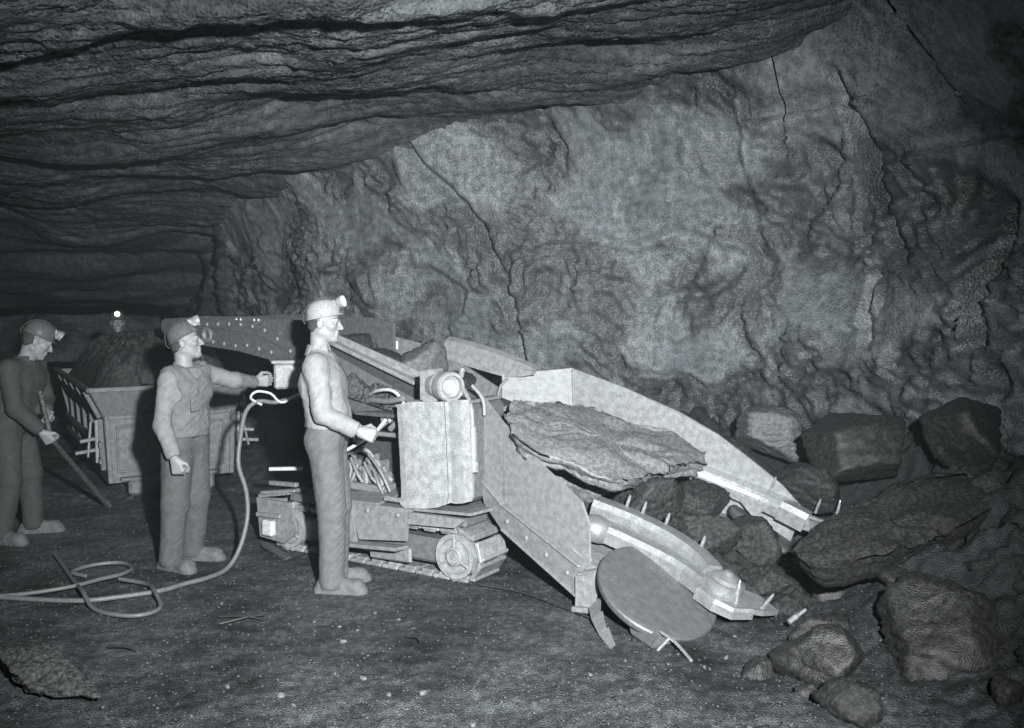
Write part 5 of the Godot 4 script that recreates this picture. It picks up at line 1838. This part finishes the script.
# a slab with a given outline (x, z), layered at its edge
func slab_mesh(outline: PackedVector2Array, thick: float, sd: int, slope := 0.0) -> ArrayMesh:
	var c := Vector2.ZERO
	for p in outline:
		c += p
	c /= outline.size()
	var seg := 110
	var rim := PackedVector2Array()
	for k in seg:
		var a := TAU * k / seg
		var d := Vector2(cos(a), sin(a))
		var best := 0.0
		for i in outline.size():
			var hit = Geometry2D.segment_intersects_segment(c, c + d * 5.0, outline[i], outline[(i + 1) % outline.size()])
			if hit != null:
				best = maxf(best, (hit - c).length())
		best += 0.02 * fine.get_noise_2d(k * 0.12, sd) + 0.006 * fine.get_noise_2d(k * 0.5, sd + 9)
		rim.append(d * best)
	var rows := []
	for t in [0.02, 0.15, 0.3, 0.45, 0.58, 0.7, 0.8, 0.88, 0.94, 0.98]:
		rows.append([t, 1.0])
	for t in 9:
		rows.append([1.0, 0.9 - 0.2 * t])
	for t in [0.96, 0.85, 0.6, 0.3, 0.02]:
		rows.append([t, -1.0])
	var v := PackedVector3Array()
	for row in rows:
		for k in seg:
			var e: Vector2 = rim[k]
			var f: float = row[0]
			var p2 := c + e * f
			if f == 1.0:
				var s := fine.get_noise_2d(row[1] * 2.7 + sd, k * 0.06) * 0.05 + fine.get_noise_2d(row[1] * 6.0 + sd, k * 0.2) * 0.02
				p2 -= e.normalized() * (0.06 * (1.0 - row[1]) + s * 0.45)
			elif row[1] < 0.0:
				p2 = c + e * f * 0.72
			var h: float = thick * 0.5 * row[1]
			var g := fine.get_noise_2d(p2.x * 2.2 + sd, p2.y * 2.6)
			var st := floorf(g * 7.0) / 7.0
			h += (0.018 * st + 0.024 * g) * (1.0 if row[1] > 0 else 0.6)
			h += 0.014 * fine.get_noise_2d(p2.x * 3.0, p2.y * 15.0 + sd)
			if f > 0.8 and f < 1.0 and row[1] > 0.0:
				h -= 0.10 * (f - 0.8)
			v.append(Vector3(p2.x, h + slope * p2.x, p2.y))
	return sheet(v, seg, rows.size(), PackedColorArray(), true)


func turned(at: Vector3, yaw := 0.0, roll := 0.0, pitch := 0.0) -> Transform3D:
	return Transform3D(Basis.from_euler(Vector3(pitch, yaw, roll)), at)


func build_rocks() -> void:
	var L := Transform3D(Basis(Vector3.UP, -deg_to_rad(32.0)), Vector3(1.261, 0, -6.169))
	# the great slab lying across the mouth of the machine
	var o := PackedVector2Array()
	for p in [[-1.17, 0.61], [-1.30, 0.28], [-1.27, -0.02], [-1.10, -0.42], [-0.81, -0.40], [-0.53, -0.62], [-0.30, -0.60], [-0.17, -0.31], [-0.22, 0.01], [-0.28, 0.49], [-0.33, 0.75], [-0.54, 0.80], [-0.70, 0.86], [-0.95, 0.90]]:
		o.append(Vector2(p[0], p[1]))
	solo("rock_slab", slab_mesh(o, 0.15, 3, -0.35), M.slate, "great grey layered rock slab lying across the mouth of the loader", "rock", L * Transform3D(Basis(), Vector3(0, 0.555, 0)))
	# lumps gathered on the apron under and before it
	var lumps := [
		[Vector3(-0.80, 0.58, 0.22), Vector3(0.55, 0.36, 0.55), 0.3, "slate lump wedged under the left end of the great slab"],
		[Vector3(-0.36, 0.47, 0.20), Vector3(0.62, 0.34, 0.46), 0.9, "broad dark coal lump under the middle of the great slab"],
		[Vector3(-0.72, 0.55, -0.28), Vector3(0.60, 0.38, 0.60), 1.9, "dark coal lump at the back of the loader mouth beneath the slab"],
		[Vector3(-0.26, 0.42, -0.30), Vector3(0.46, 0.36, 0.46), 2.2, "coal lump under the right end of the great slab"],
		[Vector3(-0.02, 0.30, 0.14), Vector3(0.52, 0.34, 0.40), 0.2, "big squared coal block just inside the near gathering arm"],
		[Vector3(0.14, 0.24, -0.18), Vector3(0.40, 0.40, 0.40), 1.2, "upright coal block between the two gathering arms"],
		[Vector3(0.42, 0.10, 0.22), Vector3(0.40, 0.22, 0.36), 0.7, "low coal block in front of the near arm's pivot cap"],
	]
	var sd := 100
	for l in lumps:
		sd += 1
		solo("coal_lump", rock_mesh(sd, l[1], 30, 15, 0.02), M.slate if sd == 101 else M.coal_dull, l[3], "coal lump", L * turned(l[0], l[2], 0.2 * sin(sd), -0.3), "lumps in the mouth of the loader")
	# broken fines filling the apron between the lumps
	var mv := PackedVector3Array()
	for j in 60:
		for i in 60:
			var x := lerpf(-1.25, 0.85, j / 59.0)
			var z := lerpf(-0.62, 0.46, i / 59.0)
			var h := 0.13 - 0.36 * x
			if x > 0.36:
				h = maxf(0.0, h) 
			h = maxf(h, 0.0) + 0.10 * (1.0 - pow(absf((z + 0.08) / 0.54), 4.0)) * clampf((0.85 - x) / 0.3, 0.0, 1.0) + 0.05 * fine.get_noise_2d(x * 5.0, z * 5.0) + 0.03 * blocks.get_noise_2d(x * 8.0, z * 8.0) - 0.01
			mv.append(Vector3(x, h, z))
	solo("coal_fines", sheet(mv, 60, 60), M.coal_dull, "dark broken coal fines spread over the loader apron between the arms", "coal", L, "", "stuff")
	# coal riding up the conveyor
	var ride := [[-1.62, 0.86, 0.1, 0.42, "flat dark coal lump at the foot of the conveyor"], [-1.75, 0.93, -0.22, 0.36, "coal lump in the conveyor throat by the curved cover"], [-1.95, 1.02, 0.1, 0.40, "coal lump on the conveyor behind the headlight"], [-2.12, 1.1, -0.2, 0.36, "coal lump lying against the curved conveyor cover"], [-2.34, 1.25, -0.12, 0.42, "pointed pale slate piece standing up on the conveyor"], [-2.4, 1.18, 0.2, 0.3, "small coal lump beside the conveyor rail"], [-2.65, 1.26, -0.05, 0.36, "coal lump high on the conveyor behind the lever man"], [-2.95, 1.36, 0.0, 0.34, "topmost coal lump where conveyor meets tail boom"]]
	for r in ride:
		sd += 1
		var tall: bool = r[4].begins_with("pointed")
		solo("coal_lump", rock_mesh(sd, Vector3(r[3], 0.42 if tall else 0.24, r[3] * 0.9), 16, 10, 0.01), M.slate_pale if tall else M.coal_dull, r[4], "coal lump", L * turned(Vector3(r[0], r[1], r[2]), sd * 1.1, 0.3 if tall else 0.0, 0.1), "lumps riding on the conveyor")
	# fines filling the trough and spilled along its near guard
	for strip in [["coal_bed", "dark bed of fine coal filling the conveyor trough", -3.0, -1.55, -0.40, 0.38, 0.0], ["coal_spill", "grey coal spill lying along the near side of the conveyor", -2.72, -1.98, 0.49, 0.70, 1.0]]:
		var sv := PackedVector3Array()
		for j in 70:
			for i in 26:
				var x := lerpf(strip[2], strip[3], j / 69.0)
				var z := lerpf(strip[4], strip[5], i / 25.0)
				var e := 1.0 - pow(absf(i / 12.5 - 1.0), 3.0)
				var y: float = 0.70 - 0.385 * (x + 1.5) + 0.12 * e
				if strip[6] > 0.0:
					y = 1.0 - 0.31 * (x + 1.95) - 0.55 * (z - 0.52) * clampf((-1.95 - x) / 0.8, 0.0, 1.0) + 0.05 * e
				y += e * (0.07 * fine.get_noise_2d(x * 5.0, z * 5.0) + 0.05 * blocks.get_noise_2d(x * 9.0, z * 9.0) + 0.02 * fine.get_noise_2d(x * 20.0, z * 20.0))
				sv.append(Vector3(x, y, z))
		solo(strip[0], sheet(sv, 26, 70), M.slate_dark, strip[1], "coal", L, "", "stuff")
	# the long slab leaning across the coal at the right
	var ro := PackedVector2Array()
	for q in [[-0.70, 0.06], [-0.66, -0.10], [-0.45, -0.2], [-0.1, -0.25], [0.35, -0.25], [0.85, -0.2], [0.9, 0.2], [0.5, 0.22], [0.05, 0.24], [-0.35, 0.22], [-0.58, 0.16]]:
		ro.append(Vector2(q[0], q[1]))
	solo("rock_slab", slab_mesh(ro, 0.22, 17), M.coal, "long dark layered rock slab leaning across the coal at the right edge", "rock", Transform3D(Basis(Vector3.UP, 0.53) * Basis(Vector3.BACK, 0.15) * Basis(Vector3.RIGHT, 0.22), Vector3(2.12, 0.44, -5.52)))
	# named rocks on the broken ground to the right
	var big := [
		[Vector3(2.14, 0.66, -7.95), Vector3(0.62, 0.46, 0.55), 0.3, 0.1, 0.0, M.slate_pale, "pale grey boulder against the wall behind the loader's far wing", 22],
		[Vector3(1.50, 0.08, -4.62), Vector3(0.44, 0.38, 0.42), 0.8, 0.0, 0.1, M.coal, "rounded dark boulder below the long slab at lower right", 22],
		[Vector3(2.06, 0.13, -4.72), Vector3(0.80, 0.56, 0.66), 0.2, -0.1, 0.1, M.coal, "largest dark boulder in the lower right corner", 24],
		[Vector3(2.75, 0.35, -5.0), Vector3(0.9, 0.6, 0.8), 1.3, 0.1, 0.0, M.coal, "dark boulder at the far right beside the long slab", 22],
		[Vector3(2.55, 0.72, -7.1), Vector3(0.9, 0.42, 0.7), 0.5, 0.1, 0.15, M.coal, "broad flat coal block at the foot of the right wall", 22],
		[Vector3(3.0, 0.85, -6.7), Vector3(0.8, 0.5, 0.6), 1.2, 0.0, 0.2, M.coal, "tall coal block leaning on the right wall", 20],
		[Vector3(2.1, 0.42, -6.95), Vector3(0.62, 0.36, 0.5), 2.0, 0.0, 0.2, M.coal_dull, "coal block just beyond the far gathering arm", 20],
		[Vector3(1.72, 0.50, -7.55), Vector3(0.5, 0.4, 0.5), 0.9, 0.0, 0.0, M.coal_dull, "coal block wedged behind the far wing of the loader", 20],
		[Vector3(2.62, 0.5, -6.2), Vector3(0.6, 0.4, 0.5), 0.4, 0.2, 0.0, M.coal, "coal block behind the long slab at the right", 20],
		[Vector3(-2.12, 0.09, -4.42), Vector3(0.85, 0.16, 0.26), -0.62, -0.06, 0.2, M.slate_dark, "flat dusty slab cut off by the lower left corner", 24],
	]
	var taken := []
	for b in big:
		sd += 1
		taken.append([b[0], b[1].x * 0.42])
		solo("boulder", rock_mesh(sd, b[1], b[7] + 12, 13, 0.02), b[5], b[6], "rock", turned(b[0], b[2], b[3], b[4]), "")
	# loose lumps over the pile
	for k in 150:
		sd += 1
		var x := rng.randf_range(1.15, 3.3)
		var z := rng.randf_range(-8.3, -4.1)
		var s := rng.randf_range(0.08, 0.3)
		var lp := L.affine_inverse() * Vector3(x, 0, z)
		if lp.x < 0.72 and absf(lp.z) < 1.25:
			continue
		if x > 3.05 - maxf(0.0, -z - 6.0) * 0.62:
			continue
		var y := floor_height(x, z)
		var free := true
		for t in taken:
			if Vector3(x, y, z).distance_to(t[0]) < t[1] + s * 0.6:
				free = false
		if not free:
			continue
		taken.append([Vector3(x, y, z), s * 0.6])
		solo("coal_lump", rock_mesh(400 + k % 14, Vector3(s * 1.3, s * 0.8, s), 14, 12, 0.0), M.coal_dull if k % 3 else M.coal, "loose coal lump among many on the broken coal at the right", "coal lump", turned(Vector3(x, y + s * 0.12, z), rng.randf() * TAU, rng.randf_range(-0.4, 0.4), rng.randf_range(-0.4, 0.4)), "loose lumps on the broken coal")


# ---------------------------------------------------------------- cables
func build_cables() -> void:
	var st := mb()
	tube(st, smooth_path(pl([Vector3(-1.36, 1.10, -6.98), Vector3(-1.48, 1.08, -6.9), Vector3(-1.62, 1.05, -6.8), Vector3(-1.72, 1.065, -6.74), Vector3(-1.79, 1.0, -6.68), Vector3(-1.81, 0.82, -6.6), Vector3(-1.81, 0.66, -6.55), Vector3(-1.75, 0.50, -6.5), Vector3(-1.73, 0.33, -6.44), Vector3(-1.77, 0.14, -6.38), Vector3(-1.83, 0.035, -6.28), Vector3(-1.91, 0.028, -6.1), Vector3(-2.0, 0.028, -5.99), Vector3(-2.1, 0.028, -5.85), Vector3(-2.3, 0.028, -5.73), Vector3(-2.5, 0.028, -5.66), Vector3(-2.86, 0.028, -5.7), Vector3(-3.6, 0.028, -5.85)]), 0.03), 0.015, 10)
	solo("power_cable", done(st), M.rubber, "pale trailing cable hanging from the loader and running across the floor", "cable")
	st = mb()
	tube(st, smooth_path(pl([Vector3(-1.70, 1.04, -6.75), Vector3(-1.76, 1.09, -6.7), Vector3(-1.72, 1.135, -6.70), Vector3(-1.64, 1.115, -6.76), Vector3(-1.60, 1.06, -6.80), Vector3(-1.56, 1.05, -6.82), Vector3(-1.50, 1.09, -6.87), Vector3(-1.40, 1.115, -6.95)]), 0.02), 0.009, 8)
	solo("tie_rope", done(st), M.paint_white, "thin pale rope loop tying up the trailing cable", "rope")
	st = mb()
	tube(st, smooth_path(pl([Vector3(-3.7, 0.03, -5.6), Vector3(-3.0, 0.035, -5.72), Vector3(-2.67, 0.05, -5.83), Vector3(-2.52, 0.05, -6.02), Vector3(-2.44, 0.045, -6.14), Vector3(-2.44, 0.04, -6.30), Vector3(-2.56, 0.04, -6.42), Vector3(-2.72, 0.04, -6.36), Vector3(-2.78, 0.04, -6.2), Vector3(-2.66, 0.04, -6.12)]), 0.03), 0.0125, 9)
	solo("floor_cable", done(st), M.rubber, "cable looping back on itself on the floor at the left", "cable")
	st = mb()
	tube(st, smooth_path(pl([Vector3(-3.1, 0.03, -6.66), Vector3(-2.98, 0.03, -6.48), Vector3(-2.67, 0.035, -5.99), Vector3(-2.5, 0.075, -5.7), Vector3(-2.37, 0.03, -5.53), Vector3(-2.22, 0.028, -5.42), Vector3(-2.06, 0.028, -5.40), Vector3(-1.99, 0.028, -5.53), Vector3(-2.1, 0.06, -5.75), Vector3(-2.22, 0.04, -5.95), Vector3(-2.42, 0.04, -6.05)]), 0.03), 0.0125, 9)
	solo("floor_cable", done(st), M.rubber, "cable lying in a long loop in front of the other floor cables", "cable")
	st = mb()
	tube(st, smooth_path(pl([Vector3(-0.20, 0.02, -6.0), Vector3(0.05, 0.02, -5.85), Vector3(0.3, 0.02, -5.55), Vector3(0.45, 0.02, -5.35)]), 0.05), 0.006, 6)
	solo("thin_wire", done(st), M.rubber_dark, "thin dark wire on the floor from crawler to loader wing", "wire")


# ---------------------------------------------------------------- litter on the floor
func build_litter() -> void:
	for k in 90:
		var z := rng.randf_range(-6.4, -4.0)
		var x := rng.randf_range(-0.52, 0.36) * -z
		if Vector2(x + 1.08, z + 6.0).length() < 0.35 or Vector2(x + 2.15, z + 6.4).length() < 0.4:
			continue
		if z < -5.2 and x > -0.2:
			continue
		var s := rng.randf_range(0.012, 0.035)
		var pale := k % 2 == 0
		solo("pebble" if pale else "coal_chip", rock_mesh(300 + k % 8, Vector3(s * 1.4, s * 0.8, s), 5, 7), M.stone_pale if pale else M.coal_dull,
			"small pale stone chip among many scattered on the floor" if pale else "small dark coal chip among many scattered on the floor", "stone chip" if pale else "coal chip",
			turned(Vector3(x, floor_height(x, z) + s * 0.15, z), rng.randf() * TAU), "pale chips on the floor" if pale else "dark chips on the floor")
	# fine crumbs, past counting
	var mm := MultiMesh.new()
	mm.transform_format = MultiMesh.TRANSFORM_3D
	mm.mesh = rock_mesh(333, Vector3(0.010, 0.006, 0.008), 4, 6)
	mm.instance_count = 6000
	for k in 6000:
		var z := -3.4 - 4.6 * pow(rng.randf(), 1.2)
		var x := rng.randf_range(-0.56, 0.45) * -z
		var s := rng.randf_range(0.4, 1.8)
		mm.set_instance_transform(k, Transform3D(Basis(Vector3.UP, rng.randf() * TAU).scaled(Vector3.ONE * s), Vector3(x, floor_height(x, z) + 0.001, z)))
	var o := MultiMeshInstance3D.new()
	o.name = "coal_crumbs"
	o.multimesh = mm
	o.material_override = M.crumbs
	add_child(o)
	tag(o, "fine crumbs of coal and stone strewn over the floor", "crumbs", "", "stuff")
	# a pick knocked off the arm
	var pk := mb()
	lathe(pk, [Vector2(0.0, 0.0), Vector2(0.016, 0.0), Vector2(0.016, 0.05), Vector2(0.010, 0.07), Vector2(0.009, 0.12), Vector2(0.0, 0.13)], Transform3D(), 10)
	solo("steel_pick", done(pk), M.steel_bright, "bright loose steel pick lying on the coal beyond the near arm's tip", "pick", along(Vector3(0.8, 0.45, -0.3), Vector3(1.46, 0.07, -5.16)))
	# splinters and strips
	var sticks := [[Vector3(-1.62, 0.02, -5.4), Vector3(-1.35, 0.03, -5.32), "dark splinter lying on the floor below the vested miner's boots"], [Vector3(-1.58, 0.02, -5.28), Vector3(-1.36, 0.025, -5.42), "second dark splinter crossing the first below the vested miner"], [Vector3(-2.05, 0.015, -4.95), Vector3(-1.88, 0.02, -4.88), "short bent strip on the floor above the lower left slab"], [Vector3(-0.55, 0.015, -5.1), Vector3(-0.47, 0.02, -5.0), "tiny dark stick on the floor in front of the lever man"]]
	for s in sticks:
		var st := mb()
		tube(st, smooth_path(pl([s[0], (s[0] + s[1]) * 0.5 + Vector3(0.02, 0.015, 0.01), s[1]]), 0.04), 0.008, 5, 0.004)
		solo("splinter", done(st), M.rubber_dark, s[2], "splinter")


# an added haze round the machine, put in to lift the shadows
func build_haze() -> void:
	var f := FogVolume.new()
	f.name = "added_haze"
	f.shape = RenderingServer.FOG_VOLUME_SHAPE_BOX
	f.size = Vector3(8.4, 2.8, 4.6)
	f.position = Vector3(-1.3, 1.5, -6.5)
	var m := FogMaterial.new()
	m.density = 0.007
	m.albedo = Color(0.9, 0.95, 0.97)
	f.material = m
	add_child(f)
	tag(f, "thin haze added round the machine to lift the shadows", "", "", "structure")
